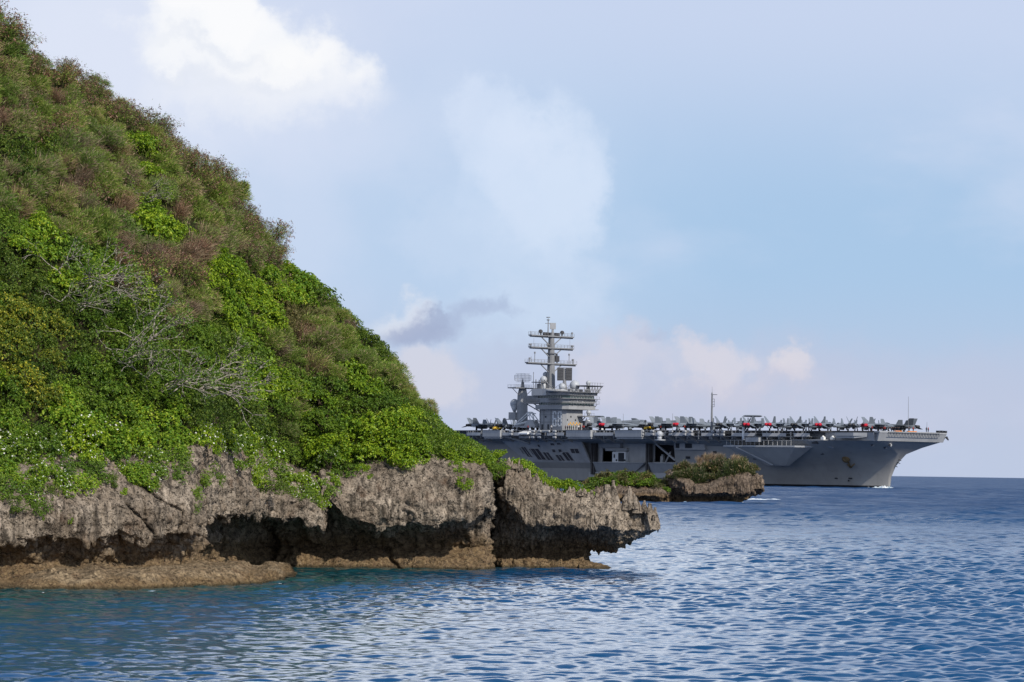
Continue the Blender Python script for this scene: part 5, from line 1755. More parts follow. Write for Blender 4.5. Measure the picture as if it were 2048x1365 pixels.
    m_.hexa([S(-147.5, 16.6, 36.6), S(-142, 16.6, 36.6), S(-142, 24.5, 36.6), S(-147.5, 24.5, 36.6), S(-147.5, 15.2, 37.0), S(-141, 15.2, 37.0), S(-141, 25, 37.0), S(-147.5, 25, 37.0)])
    for i in range(6):
        v = 17.2 + i * 1.4
        m_.bar((-142.3, v, 34.2), (-141.8, v - .6, 36.6), .12); m_.bar((-142.3, v, 34.2), (-141.8, v + .8, 36.6), .12); m_.bar((-141.3, v, 37.0), (-141.3, v, 38.1), .07)
    m_.bar((-141.3, 15.4, 38.0), (-141.3, 24.6, 38.0), .07); m_.bar((-142.0, 16, 35.4), (-142.0, 25, 35.4), .14)
    m_.bar((-142, 15.4, 36.8), (-142.6, 18, 34.2), .2)
    m_.build('antenna_rack', MAT['mast'], tw)
    m_ = SB_(); m_.spoly([(-144, 20), (-144, 26.5), (-140.8, 25.5), (-140.8, 20.4)], 25.0, 25.4); m_.bar((-141, 21, 25), (-144, 22, 22.6), .2); m_.bar((-141, 25, 25), (-144, 25, 22.6), .2)
    for i in range(5): m_.bar((-140.9, 20.6 + i * 1.2, 25.4), (-140.9, 20.6 + i * 1.2, 26.4), .06)
    m_.bar((-140.9, 20.4, 26.4), (-140.9, 25.6, 26.4), .06)
    fs_ = m_.build('front_platform', MAT['mast'], tw)
    m_ = SB_(); m_.ball(S(-142.2, 22.2, 26.7), .95, 12); m_.st((-142.2, 22.2, 25.4), (-142.2, 22.2, 26.2), .6, .7); m_.build('small_radome', MAT['dome'], tw, True)
    for (u, v, z, r_) in ((-148.8, 30.0, 36.4, 1.35), (-148.3, 24.0, 37.0, 1.95), (-158.4, 31, 39.2, 1.35), (-160.0, 28.6, 41.2, 1.05), (-144.5, 20.4, 38.0, .95)):
        m_ = SB_(); m_.ball(S(u, v, z), r_, 16, 1.05); m_.st((u, v, 34.2), (u, v, z - r_ * .6), r_ * .6, r_ * .75, 12); m_.build('radome', MAT['dome'], tw, True)
    m_ = SB_()
    for (u, v) in ((-160.5, 33), (-157.5, 33), (-162, 30)):
        m_.bar((u, v, 35.5), (u, v, 39.2), .18)
    m_.sbox(-162.5, -157, 29, 33.5, 38.0, 38.3); m_.sbox(-161, -158, 29, 32, 35.6, 37.6); m_.bar((-157, 32, 39), (-152, 31, 35), .2)
    m_.build('radome_stand', MAT['mast'], tw)
    # flat panel radar, turned to the camera
    pr = MB(); c = Vector(S(-150.6, 27.2, 41.2)); ax = Vector(S(-.70, .72, 0)).normalized(); nr = Vector((ax.y, -ax.x, 0))
    fw_ = Vector(S(.7, .7, 0)).normalized(); ax = fw_.cross(Vector((0, 0, 1)))

    def panel(a0, a1, z0, z1, d0, d1, mi):
        P_ = []
        for z in (z0, z1):
            for (a, d) in ((a0, d0), (a1, d0), (a1, d1), (a0, d1)):
                q = c + ax * a + fw_ * d + Vector((0, 0, z)); P_.append(q)
        pr.hexa(P_, mi)
    panel(-2.85, -.45, -2.4, 2.4, .0, .5, 0); panel(.45, 2.85, -2.4, 2.4, .0, .5, 0); panel(-.45, .45, -2.5, 2.2, -.6, .2, 1)
    for i in range(9): panel(-2.8, -.5, -2.3 + i * .56, -2.22 + i * .56, .5, .58, 1); panel(.5, 2.8, -2.3 + i * .56, -2.22 + i * .56, .5, .58, 1)
    panel(-2.9, 2.9, 2.35, 2.6, -.2, .5, 1)
    pr.tube(c + Vector((0, 0, -7.2)), c + Vector((0, 0, -2.0)), 1.25, .55, 10, 1)
    pr.build('panel_radar', [MAT['radar'], MAT['mast']], tw)
    # hull number on both visible sides of the tower
    digit('6', -150.6, 21.2, 2.1, 5.8, .5, 33.0, .08).build('number_six', MAT['white'], tw)
    digit('8', -147.7, 21.2, 2.1, 5.8, .5, 33.0, .08).build('number_eight', MAT['white'], tw)
    q = -pi / 2
    text_obj('8', 1.5, MAT['white'], tw, S(-142.38, 27.8, 30.55), (pi / 2, 0, pi / 2))
    text_obj('C', 1.5, MAT['white'], tw, S(-142.38, 25.2, 30.55), (pi / 2, 0, pi / 2))
    # award ribbons painted on the forward face
    m_ = SB_()
    for i in range(8):
        v = 31.0 - i * .8
        m_.hexa([S(-143.98, v - .55, 21.7 + .5 * (i % 2)), S(-143.98, v, 21.7 + .5 * (i % 2)), S(-143.9, v, 21.7 + .5 * (i % 2)), S(-143.9, v - .55, 21.7 + .5 * (i % 2)), S(-143.98, v - .55, 22.3 + .6 * (i % 2)), S(-143.98, v, 22.3 + .6 * (i % 2)), S(-143.9, v, 22.3 + .6 * (i % 2)), S(-143.9, v - .55, 22.3 + .6 * (i % 2))])
    m_.build('award_ribbon', MAT['gold'], tw)
    # doors, scuttles and pipes
    for (u0, u1, v0, v1, z0, z1) in ((-157, -156, 32.9, 33.08, 20, 22), (-153.5, -152.6, 32.9, 33.08, 20, 22), (-155, -154.2, 32.9, 33.08, 24.5, 25.2), (-144.1, -143.92, 29.4, 30, 24.6, 25.3), (-144.1, -143.92, 27, 27.6, 23.4, 24), (-144.1, -143.92, 24.4, 25.2, 20, 22.1), (-144.1, -143.92, 31.2, 31.6, 23.4, 24)):
        m_ = SB_(); m_.sbox(u0, u1, v0, v1, z0, z1); m_.build('tower_door', MAT['dark'], tw)
    m_ = SB_()
    for u in (-157.6, -155.6, -151.6): m_.bar((u, 33.1, DECK), (u, 33.1, 28), .10)
    for z in (22.8, 25.6): m_.sbox(-158.2, -145.2, 33.0, 33.12, z, z + .14)
    m_.build('tower_pipe', MAT['mast'], tw)


build_island()


def rails(m_, u, v0, v1, z, du=.9, n=None):
    n = n or int((v1 - v0) / 1.6)
    for s in (-du, du):
        for i in range(n + 1):
            v = v0 + (v1 - v0) * i / n
            m_.bar((u + s, v, z), (u + s, v, z + 1.1), .05)
        m_.bar((u + s, v0, z + 1.1), (u + s, v1, z + 1.1), .045); m_.bar((u + s, v0, z + .55), (u + s, v1, z + .55), .04)


def build_masts():
    U, V = -157.0, 28.5
    m_ = SB_()
    m_.loft([[S(U + a * w, V + b * w, z) for a, b in ((-1, -.6), (-.6, -1), (.6, -1), (1, -.6), (1, .6), (.6, 1), (-.6, 1), (-1, .6))] for z, w in ((33.5, 1.55), (40, 1.4), (48, 1.15), (56.4, .95))])
    m_.st((U, V, 49.0), (U, V, 49.5), 1.7, 1.9, 14)
    mt = m_.build('main_mast', MAT['mast'], SHIP)
    for z, hw, off in ((45.4, 12.6, 5.6), (51.4, 11.0, 5.4), (55.9, 11.0, 5.4)):
        m_ = SB_(); m_.sbox(U - .9, U + .9, V - hw, V + hw, z - .25, z + .2); m_.sbox(U - 1.5, U + 1.5, V - 3.2, V + 3.2, z - .35, z - .05)
        m_.sbox(U - .25, U + .25, V - hw, V + hw, z - .7, z - .25)
        for s in (-1, 1):
            m_.bar((U, V + s * off, z - .3), (U, V + s * 1.0, z - 3.5), .22)
        rails(m_, U, V - hw, V + hw, z + .2)
        m_.build('yardarm', MAT['mast'], mt)
    m_ = SB_()
    for (v, z, h_, r_) in ((-9.3, 45.6, 3.9, .22), (8.4, 45.6, 4.0, .22), (-11.3, 45.6, 1.9, .3), (11.0, 45.6, 1.7, .25), (10.2, 45.6, 2.2, .12), (-9.6, 51.6, 3.5, .08), (9.0, 51.6, 3.2, .08), (-10.8, 51.6, 1.2, .35), (10.8, 51.6, 1.0, .3), (-10.7, 56.1, 1.7, .25), (10.8, 56.1, 1.3, .2), (-3.0, 45.6, 1.9, .3), (2.0, 51.6, 1.4, .25)):
        m_.st((U, V + v, z), (U, V + v, z + h_), r_ * .6, r_ * .5, 6)
        if r_ >= .22: m_.st((U, V + v, z + h_ - .7), (U, V + v, z + h_), r_ * 1.5, r_ * 1.5, 8)
    m_.build('yard_antenna', MAT['mast'], mt)
    for v in (-5.5, 5.6):
        m_ = SB_(); m_.st((U, V + v, 56.0), (U, V + v, 57.0), .2, .2); m_.ball(S(U, V + v, 57.5), .85, 12, .9); m_.build('director_dish', MAT['radar'], mt, True)
    m_ = SB_()
    for v in (-3.4, -2.2, 2.4, 3.6, .8): m_.sbox(U - .5, U + .5, V + v - .45, V + v + .45, 56.1, 57.2)
    m_.sbox(U - .6, U + 1.0, V - 3.4, V - 1.4, 46.2, 48.4); m_.st((U + .8, V - 2.2, 46.0), (U + .8, V - 2.2, 49.2), .5, .3)
    m_.build('mast_equipment', MAT['radar'], mt)
    m_ = SB_(); m_.st((U - .2, V + 1.6, 56), (U - .2, V + 1.6, 62.6), .24, .16, 8); m_.st((U - .2, V + 1.6, 61.9), (U - .2, V + 1.6, 62.2), .6, .6, 8); m_.st((U - .2, V + 1.6, 62.9), (U - .2, V + 1.6, 63.2), .75, .75, 8)
    m_.bar((U - .2, V + .4, 60.7), (U - .2, V + 3.0, 60.7), .16); m_.build('top_pole', MAT['mast'], mt)
    m_ = SB_(); m_.hexa([S(U + .4, V - 1.8, 58.6), S(U + 1.0, V - 1.3, 58.6), S(U - .3, V + .6, 58.6), S(U - .9, V + .1, 58.6), S(U + .4, V - 1.8, 61.0), S(U + 1.0, V - 1.3, 61.0), S(U - .3, V + .6, 61.0), S(U - .9, V + .1, 61.0)]); m_.st((U, V - .6, 56), (U, V - .6, 58.6), .55, .4)
    m_.build('top_radar', MAT['lightgrey'], mt)
    # aft mast
    U, V = -174.3, 27.6
    m_ = SB_()
    m_.loft([[S(U + a * w, V + b * w, z) for a, b in ((-1, -.6), (-.6, -1), (.6, -1), (1, -.6), (1, .6), (.6, 1), (-.6, 1), (-1, .6))] for z, w in ((DECK, 1.9), (24, 1.9), (33.5, 1.7), (36, 1.25))])
    am = m_.build('radar_mast', MAT['island'], SHIP)
    m_ = SB_(); m_.sbox(U - 2.4, U + 2.4, V - 5.6, V + 5.6, 36.0, 36.4)
    for s in (-1, 1): m_.bar((U, V + s * 5.2, 36.0), (U, V + s * 1.3, 33.0), .12)
    rails(m_, U, V - 5.6, V + 5.6, 36.4, 2.3)
    for i in (0, 1):
        m_.bar((U + i, V - 5.6 + i, 36.4), (U + i, V - 5.6 + i, 42.6), .07)
    for k in range(6): m_.bar((U, V - 5.6, 37 + k), (U + 1, V - 4.6, 37.4 + k), .05)
    m_.build('radar_platform', MAT['mast'], am)
    # open mesh search radar, a curved sheet of bars facing the camera
    m_ = MB(); c = Vector(S(U, V, 40.2)); fw_ = Vector(S(.7, .7, 0)).normalized(); ax = fw_.cross(Vector((0, 0, 1)))
    n = 13
    for i in range(n):
        a = -3.2 + 6.4 * i / (n - 1); hh = 1.75 * sqrt(max(.1, 1 - (a / 3.9) ** 2))
        p = c + ax * a + fw_ * (-.9 + .09 * a * a)
        m_.tube(p + Vector((0, 0, -hh)), p + Vector((0, 0, hh)), .075, .075, 4)
    for k in range(6):
        z = -1.6 + 3.2 * k / 5
        for i in range(n - 1):
            a = -3.2 + 6.4 * i / (n - 1); b = -3.2 + 6.4 * (i + 1) / (n - 1); sc = 1 if abs(z) < 1.2 else .86
            m_.tube(c + ax * a * sc + fw_ * (-.9 + .09 * a * a) + Vector((0, 0, z)), c + ax * b * sc + fw_ * (-.9 + .09 * b * b) + Vector((0, 0, z)), .06, .06, 4)
    m_.tube(c + Vector((0, 0, -3.8)), c + Vector((0, 0, -1.6)), .75, .5, 10); m_.tube(c + Vector((0, 0, -2.0)), c + fw_ * 2.2 + Vector((0, 0, -1.0)), .16, .16, 6); m_.tube(c + Vector((0, 0, -1.6)), c - fw_ * 1.0, .3, .15, 6)
    m_.build('search_radar', MAT['mast'], am)
    m_ = SB_(); m_.ball(S(-178.2, 28.2, 30.2), 1.75, 16, 1.05); m_.st((-178.2, 28.2, 26.9), (-178.2, 28.2, 29.6), .5, 1.7, 16); m_.bar((-178.2, 28.2, 27), (-175.5, 27.6, 25.0), .25); m_.build('radome', MAT['dome'], am, True)
    m_ = SB_(); m_.sbox(-179.6, -175.6, 26, 30, 24.2, 26.8); m_.sbox(-180.6, -175, 25.6, 30.4, 23.9, 24.2); m_.build('mast_house', MAT['island'], am)


build_masts()


# ------------------------------------------------------------------ aircraft
def surf(mb, pts, t):
    """thin aerofoil slab through 4 points (root front, tip front, tip back, root back)"""
    a, b, c, d = [Vector(p) for p in pts]
    n = (b - a).cross(d - a).normalized() * t
    mb.add([a, b, c, d, a * .75 + d * .25 + n, b * .75 + c * .25 + n * .5, c, d, a * .75 + d * .25 - n, b * .75 + c * .25 - n * .5],
           [(0, 1, 5, 4), (4, 5, 2, 3), (1, 0, 8, 9), (9, 8, 3, 2), (1, 9, 2), (1, 2, 5), (0, 4, 3), (0, 3, 8)])


def make_jet(red, grey='jet'):
    J = empty('fighter_jet')
    m_ = MB()
    secs = []
    for x, w, h, z in ((8.6, .06, .06, 1.95), (7.8, .34, .34, 1.98), (6.6, .55, .58, 2.05), (5.2, .72, .78, 2.1), (3.6, .85, .9, 2.15), (2.0, 1.25, .85, 2.1), (0, 1.55, .80, 2.05), (-3, 1.6, .78, 2.05), (-5.5, 1.45, .66, 2.05), (-7.2, 1.2, .55, 2.05)):
        secs.append([(x, w * cos(q) * (abs(cos(q)) ** -.25 if abs(cos(q)) > .05 else 1), z + h * sin(q)) for q in [2 * pi * k / 16 for k in range(16)]])
    m_.loft(secs); m_.build('fuselage', MAT[grey], J, True)
    m_ = MB(); m_.loft([[(x, w * cos(q), 2.75 + h * max(-.2, sin(q))) for q in [2 * pi * k / 12 for k in range(12)]] for x, w, h in ((6.3, .05, .05), (5.6, .36, .38), (4.6, .44, .55), (3.5, .42, .45), (2.2, .2, .12))]); m_.build('canopy', MAT['canopy'], J, True)
    for s in (1, -1):
        m_ = MB(); surf(m_, [(4.6, s * .75, 2.35), (1.2, s * 1.9, 2.45), (-.5, s * 1.9, 2.45), (-.5, s * .7, 2.4)], .07); surf(m_, [(1.4, s * 1.2, 2.4), (-.8, s * 4.2, 2.35), (-3.7, s * 4.2, 2.35), (-4.0, s * 1.2, 2.4)], .13)
        m_.tube((.6, s * 3.0, 1.75), (-3.2, s * 3.0, 1.75), .22, .12, 6); m_.box(-2.6, 0, s * 3.0 - .06, s * 3.0 + .06, 1.8, 2.3)
        w = m_.build('wing', MAT[grey], J)
        m_ = MB(); surf(m_, [(-.9, s * 4.2, 2.4), (-1.9, s * 3.9, 4.35), (-3.5, s * 3.9, 4.35), (-3.7, s * 4.2, 2.4)], .09); m_.build('folded_wing_tip', MAT[grey], w)
        m_ = MB(); surf(m_, [(-4.9, s * 1.25, 1.95), (-7.0, s * 3.5, 1.2), (-8.5, s * 3.5, 1.15), (-7.4, s * 1.25, 1.95)], .08); m_.build('tailplane', MAT[grey], J)
        m_ = MB(); surf(m_, [(-2.6, s * 1.0, 2.55), (-5.3, s * 1.95, 4.95), (-7.0, s * 1.95, 4.95), (-6.3, s * 1.0, 2.5)], .12); m_.build('tail_fin', MAT[grey], J)
        m_ = MB()
        if red: m_.tube((-7.0, s * .62, 2.05), (-8.0, s * .62, 2.05), .60, .56, 14); m_.ball((-8.0, s * .62, 2.05), .56, 12); m_.build('engine_cover', MAT['redcover'], J, True)
        else: m_.tube((-7.0, s * .62, 2.05), (-8.2, s * .62, 2.05), .60, .45, 14); m_.build('engine_nozzle', MAT['nozzle'], J, True)
        m_ = MB(); m_.tube((-1.8, s * 1.4, 1.6), (-2.0, s * 1.55, .4), .12, .1, 6); m_.tube((-2.0, s * 1.45, .4), (-2.0, s * 1.75, .4), .4, .4, 12); m_.build('main_wheel', MAT['tyre'], J)
    m_ = MB(); m_.loft([[(x, w * cos(q), 1.05 + w * sin(q)) for q in [2 * pi * k / 10 for k in range(10)]] for x, w in ((2.6, .05), (1.6, .36), (-1.4, .42), (-3.0, .12))]); m_.box(-.9, .9, -.06, .06, 1.3, 1.6); m_.build('drop_tank', MAT[grey], J, True)
    for s in (1, -1):
        m_ = MB(); m_.box(-2.9, -1.5, s * 1.1 - .04, s * 1.1 + .04, .75, 1.5); m_.box(4.2, 5.3, s * .35 - .03, s * .35 + .03, .6, 1.5); m_.build('gear_door', MAT[grey], J)
    m_ = MB(); m_.tube((5.2, 0, 1.5), (5.4, 0, .3), .1, .09, 6); m_.tube((5.4, -.2, .32), (5.4, .2, .32), .32, .32, 12); m_.build('nose_wheel', MAT['tyre'], J)
    return J


def make_awacs(disc=True):
    J = empty('radar_plane' if disc else 'transport_plane')
    m_ = MB()
    m_.loft([[(x, w * cos(q), z + h * sin(q)) for q in [2 * pi * k / 14 for k in range(14)]] for x, w, h, z in ((8.4, .2, .2, 2.3), (7.6, .8, .75, 2.4), (6, 1.1, 1.1, 2.6), (0, 1.1, 1.15, 2.6), (-4, .9, .95, 2.75), (-8.4, .25, .3, 3.1))]); m_.build('fuselage', MAT['jet'], J, True)
    if disc:
      m_ = MB(); m_.tube((-.8, 0, 5.55), (-.8, 0, 5.85), 3.0, 3.66, 28); m_.tube((-.8, 0, 5.85), (-.8, 0, 6.15), 3.66, 3.0, 28); rd = m_.build('radar_disc', MAT['jetdark'], J)
    if disc:
      m_ = MB()
      for a, b in ((1, .5), (1, -.5), (-2.6, .5), (-2.6, -.5)): m_.tube((a, b * 1.6, 3.5), (-.8 + (a + .8) * .3, b * .5, 5.6), .12, .12, 6)
      m_.build('disc_pylon', MAT['jet'], J)
    for s in (1, -1):
        m_ = MB(); surf(m_, [(2.2, s * 1.0, 3.5), (2.0, s * 3.6, 3.6), (-.2, s * 3.6, 3.6), (-.4, s * 1.0, 3.5)], .16); surf(m_, [(1.5, s * 3.7, 4.4), (-7.0, s * 3.2, 3.7), (-7.0, s * 3.0, 2.2), (1.5, s * 3.6, 2.2)], .1); m_.build('folded_wing', MAT['jet'], J)
        m_ = MB(); m_.tube((3.8, s * 3.0, 2.9), (-1.5, s * 3.0, 2.9), .6, .35, 10); nc = m_.build('engine_nacelle', MAT['jet'], J, True)
        m_ = MB()
        for k in range(4):
            q = pi / 4 + k * pi / 2; m_.box(3.75, 3.9, s * 3.0 - .12, s * 3.0 + .12, 2.9, 2.9); m_.tube((3.85, s * 3.0, 2.9), (3.85, s * 3.0 + 1.9 * cos(q), 2.9 + 1.9 * sin(q)), .16, .12, 4)
        m_.build('propeller', MAT['nozzle'], nc)
        m_ = MB(); m_.tube((-1.5, s * 3.0, 2.5), (-1.5, s * 3.0, .45), .13, .1, 6); m_.tube((-1.5, s * 2.8, .45), (-1.5, s * 3.2, .45), .45, .45, 12); m_.build('main_wheel', MAT['tyre'], J)
    m_ = MB(); surf(m_, [(-6.6, -4, 3.7), (-6.6, 4, 3.7), (-8.2, 4, 3.7), (-8.2, -4, 3.7)], .1)
    for y in (-4, -1.4, 1.4, 4): surf(m_, [(-6.7, y, 2.7), (-7.1, y, 5.1), (-8.3, y, 5.1), (-8.4, y, 2.7)], .09)
    m_.build('tail', MAT['jet'], J)
    m_ = MB(); m_.tube((6.2, 0, 1.7), (6.3, 0, .35), .11, .1, 6); m_.tube((6.3, -.25, .35), (6.3, .25, .35), .35, .35, 12); m_.build('nose_wheel', MAT['tyre'], J)
    return J


PROTO = {}


def park(kind, px, v, alpha, label, u=None):
    if u is None: u = u_at(px, v, DECK + 2)
    p = ship(u, v, DECK + .01)
    if kind not in PROTO:
        PROTO[kind] = {'r': lambda: make_jet(True), 'b': lambda: make_jet(False), 'd': lambda: make_jet(False, 'jetdark'), 'e': make_awacs, 'c': lambda: make_awacs(False)}[kind]()
        o = PROTO[kind]
    else:
        o = copy_tree(PROTO[kind])
    o.location = p; a = RAD(alpha); o.rotation_euler = (0, 0, atan2(cos(a), sin(a)))
    tag(o, label, {'e': 'radar plane', 'c': 'transport plane'}.get(kind, 'fighter jet'), 'aircraft parked on the flight deck')
    return o


park('b', 1214, 26, 62, 'jet with black engine nozzles parked first ahead of the island')
park('r', 1238, 25, 60, 'jet with red engine covers parked second ahead of the island')
park('b', 1335, 27, 58, 'jet with black nozzles alone between two gaps of the deck edge row')
park('r', 1386, 26, 60, 'red covered jet just left of the antenna pole, its tail fins overlapping another pair')
park('b', 1404, 19, 62, 'jet whose tail fins overlap the red covered jet left of the antenna pole')
park('b', 1452, 25, 24, 'jet with dark nozzles seen from behind, first to the right of the antenna pole')
park('r', 1508, 22.5, 26, 'red covered jet seen from behind, in front of the plane with the dark radar disc')
park('r', 1552, 21, 27, 'red covered jet seen from behind, second red one right of the antenna pole')
park('b', 1602, 18.5, 25, 'dark nozzled jet seen from behind, between two red covered jets')
park('r', 1651, 16, 26, 'red covered jet seen from behind, the last red one of the bow row')
park('b', 1707, 13, 12, 'dark nozzled jet seen straight from behind, right of the last red covered jet')
park('r', 1757, 5, 48, 'red covered jet beside the crew at the bow, half hidden by its neighbours')
park('d', 1794, -9, -62, 'darker jet nearest the bow, nose to the left, its tall tail fins over the crew')
for px, v, al, lab in ((1300, 6, 100, 'jet parked broadside in the back row, left of the deck edge jets'), (1432, 6, 205, 'back row jet with folded wings, just right of the antenna pole'), (1482, 4, 200, 'back row jet with folded wings, left of the plane with the radar disc'),
                       (1577, 2, 208, 'back row jet with folded wings, between the second and third jets seen from behind'), (1628, 1, 205, 'back row jet with folded wings, right of the dark nozzled one between the red pair'),
                       (1684, -2, 203, 'back row jet with folded wings, behind the last red covered jet'), (1732, -4, 200, 'back row jet with folded wings, nearest the bow')):
    park('b', px, v, al, lab)
park('b', 966, 22, 48, 'aftmost jet in view, half hidden by the headland greenery')
park('d', 988, 12, 10, 'dark jet second from the left behind the island')
park('b', 1003, 24, 6, 'jet with spread tail fins beside the yellow tractor behind the island')
park('b', 1021, 14, 40, 'jet just left of the radar mast behind the island')
park('e', 1192, 4, 20, 'radar plane with a dark disc right beside the island, behind the white boom')
park('c', 1268, 12, 85, 'twin engined plane with folded wings parked between the island jets and the back row')
park('e', 1507, -2, 30, 'radar plane with a wide dark disc in the back row, right of the antenna pole')
park('c', 1362, 8, 95, 'twin engined plane behind the jets left of the antenna pole')


# ---- deck vehicles
def tractor(px, v, al, label, mat='yellow'):
    t = empty('tow_tractor', tuple(ship(u_at(px, v), v, DECK + .01)), RAD(al))
    m_ = MB(); m_.box(-1.7, 1.7, -.9, .9, .35, 1.05); m_.hexa([(-1.6, -.85, 1.05), (.2, -.85, 1.05), (.2, .85, 1.05), (-1.6, .85, 1.05), (-1.4, -.8, 1.35), (.1, -.8, 1.35), (.1, .8, 1.35), (-1.4, .8, 1.35)]); m_.build('body', MAT[mat], t)
    m_ = MB(); m_.box(.4, .9, -.3, .3, 1.05, 1.5); m_.box(.3, .45, -.3, .3, 1.4, 1.9); m_.build('driver_seat', MAT['tyre'], t)
    for x in (-1.1, 1.1):
        for y in (-.95, .95):
            m_ = MB(); m_.tube((x, y - .14, .38), (x, y + .14, .38), .38, .38, 12); m_.build('wheel', MAT['tyre'], t)
    tag(t, label, 'tow tractor', 'tractors on the flight deck')


tractor(994, 31, 20, 'yellow tow tractor at the deck edge in front of the jets behind the island')
tractor(1298, 30, 35, 'yellow tow tractor in the gap of the deck edge row ahead of the island')


def crane():
    t = empty('mobile_crane', tuple(ship(-168, 31, DECK + .01)), atan2(-SP, CP))
    m_ = MB(); m_.box(-6.5, 6.5, -1.4, 1.4, .9, 1.7); m_.hexa([(.4, -1.5, 1.7), (6.5, -1.5, 1.7), (6.5, 1.5, 1.7), (.4, 1.5, 1.7), (2.2, -1.2, 4.0), (5.0, -1.2, 4.0), (5.0, 1.2, 4.0), (2.2, 1.2, 4.0)]); m_.build('body', MAT['lightgrey'], t)
    m_ = MB()
    for y in (-1.0, 1.0):
        m_.tube((2.2, y, 6.9), (-6.4, y * .5, 1.9), .26, .2, 6); m_.tube((2.2, y, 6.9), (6.2, y, 3.4), .24, .2, 6); m_.tube((2.2, y, 6.9), (3.4, y, 3.9), .2, .2, 6); m_.tube((-6.4, y * .5, 1.9), (1.8, y, 3.4), .22, .2, 6)
    m_.tube((2.2, -1, 6.9), (2.2, 1, 6.9), .2, .2, 6); m_.tube((2.2, 0, 6.9), (5.4, 0, 6.3), .2, .2, 6); m_.build('boom', MAT['white'], t)
    for x in (-5, -2.6, 2.6, 5):
        for y in (-1.4, 1.4):
            m_ = MB(); m_.tube((x, y - .2, .62), (x, y + .2, .62), .62, .62, 12); m_.build('wheel', MAT['tyre'], t)
    tag(t, 'white framed mobile crane on the deck between the radar mast and the island', 'crane')
    b = empty('stowed_boom', tuple(ship(-138.4, 22, DECK + .01)), atan2(-SP, CP))
    m_ = MB(); m_.hexa([(-4.6, -1.1, 1.9), (4.4, -1.1, .3), (4.4, 1.1, .3), (-4.6, 1.1, 1.9), (-4.6, -1.1, 4.2), (4.4, -1.1, 1.7), (4.4, 1.1, 1.7), (-4.6, 1.1, 4.2)]); m_.build('boom', MAT['white'], b)
    m_ = MB(); m_.box(-3.6, -2.8, -1, 1, 0, 2.1); m_.box(2.6, 3.2, -1, 1, 0, .9); m_.build('rest', MAT['catwalk'], b)
    m_ = MB(); m_.tube((-6, -.9, 2.3), (-6, .9, 2.3), 1.5, 1.5, 14); m_.box(-6.8, -5.2, -.8, .8, 0, 1.5); m_.build('drum', MAT['lightgrey'], b)
    tag(b, 'long white slanting crane boom resting on the deck ahead of the island', 'crane boom')


crane()


# ------------------------------------------------------------------ crew
def person_meshes():
    """one continuous skinned figure, plus clothes as slightly larger shells"""
    J = {'pelvis': (0, 0, .95), 'chest': (0, 0, 1.30), 'neck': (0, .01, 1.48), 'head': (.02, 0, 1.62), 'top': (.0, 0, 1.74),
         'hl': (0, .10, .90), 'kl': (.05, .12, .50), 'al': (-.01, .13, .09), 'tl': (.16, .14, .04), 'hr': (0, -.10, .90), 'kr': (.03, -.12, .50), 'ar': (-.04, -.13, .09), 'tr': (.13, -.14, .04),
         'sl': (0, .19, 1.40), 'el': (-.03, .25, 1.13), 'wl': (.10, .24, .90), 'fl': (.13, .23, .80), 'sr': (0, -.19, 1.40), 'er': (-.03, -.25, 1.13), 'wr': (.08, -.24, .90), 'fr': (.11, -.23, .80)}
    E_ = [('pelvis', 'chest'), ('chest', 'neck'), ('neck', 'head'), ('head', 'top')] + [p for s in 'lr' for p in (('pelvis', 'h' + s), ('h' + s, 'k' + s), ('k' + s, 'a' + s), ('a' + s, 't' + s), ('chest', 's' + s), ('s' + s, 'e' + s), ('e' + s, 'w' + s), ('w' + s, 'f' + s))]
    Rr = {'pelvis': .14, 'chest': .155, 'neck': .06, 'head': .10, 'top': .07, 'h': .10, 'k': .065, 'a': .045, 't': .04, 's': .07, 'e': .05, 'w': .035, 'f': .03}

    def grow(name, keys, infl, mat):
        ks = list(keys); idx = {k: i for i, k in enumerate(ks)}
        me = bpy.data.meshes.new('tmp'); me.from_pydata([J[k] for k in ks], [(idx[a], idx[b]) for a, b in E_ if a in idx and b in idx], [])
        ob = bpy.data.objects.new('tmp', me); col.objects.link(ob)
        sk = ob.modifiers.new('s', 'SKIN'); ob.modifiers.new('d', 'SUBSURF').levels = 1
        if not me.skin_vertices: me.skin_vertices.new() if hasattr(me.skin_vertices, 'new') else None
        for i, k in enumerate(ks):
            r_ = Rr.get(k, Rr.get(k[0], .05)) + infl
            me.skin_vertices[0].data[i].radius = (r_, r_)
            me.skin_vertices[0].data[i].use_root = (i == 0)
        dg = bpy.context.evaluated_depsgraph_get()
        out = bpy.data.meshes.new_from_object(ob.evaluated_get(dg)); out.name = name
        bpy.data.objects.remove(ob); bpy.data.meshes.remove(me)
        out.materials.clear(); out.materials.append(mat)
        out.polygons.foreach_set('use_smooth', [True] * len(out.polygons))
        return out
    body = grow('person', J.keys(), 0, MAT['skin'])
    tro = grow('trousers', ['pelvis', 'hl', 'kl', 'al', 'hr', 'kr', 'ar'], .022, MAT['navy'])
    jer = {c: grow('jersey', ['chest', 'pelvis', 'sl', 'el', 'wl', 'sr', 'er', 'wr'], .024, MAT[c]) for c in ('navy', 'redcloth', 'whitecloth', 'greencloth', 'yellow')}
    hb = MB(); hb.ball((.01, 0, 1.68), .135, 12, .95, 0, -.15)
    hel = {c: hb.mesh('helmet', MAT[c], True) for c in ('navy', 'redcloth', 'whitecloth', 'greencloth', 'yellow')}
    return body, tro, jer, hel


BODY, TRO, JER, HEL = person_meshes()
CN = {'navy': 'dark', 'redcloth': 'red', 'whitecloth': 'white', 'greencloth': 'green', 'yellow': 'yellow'}


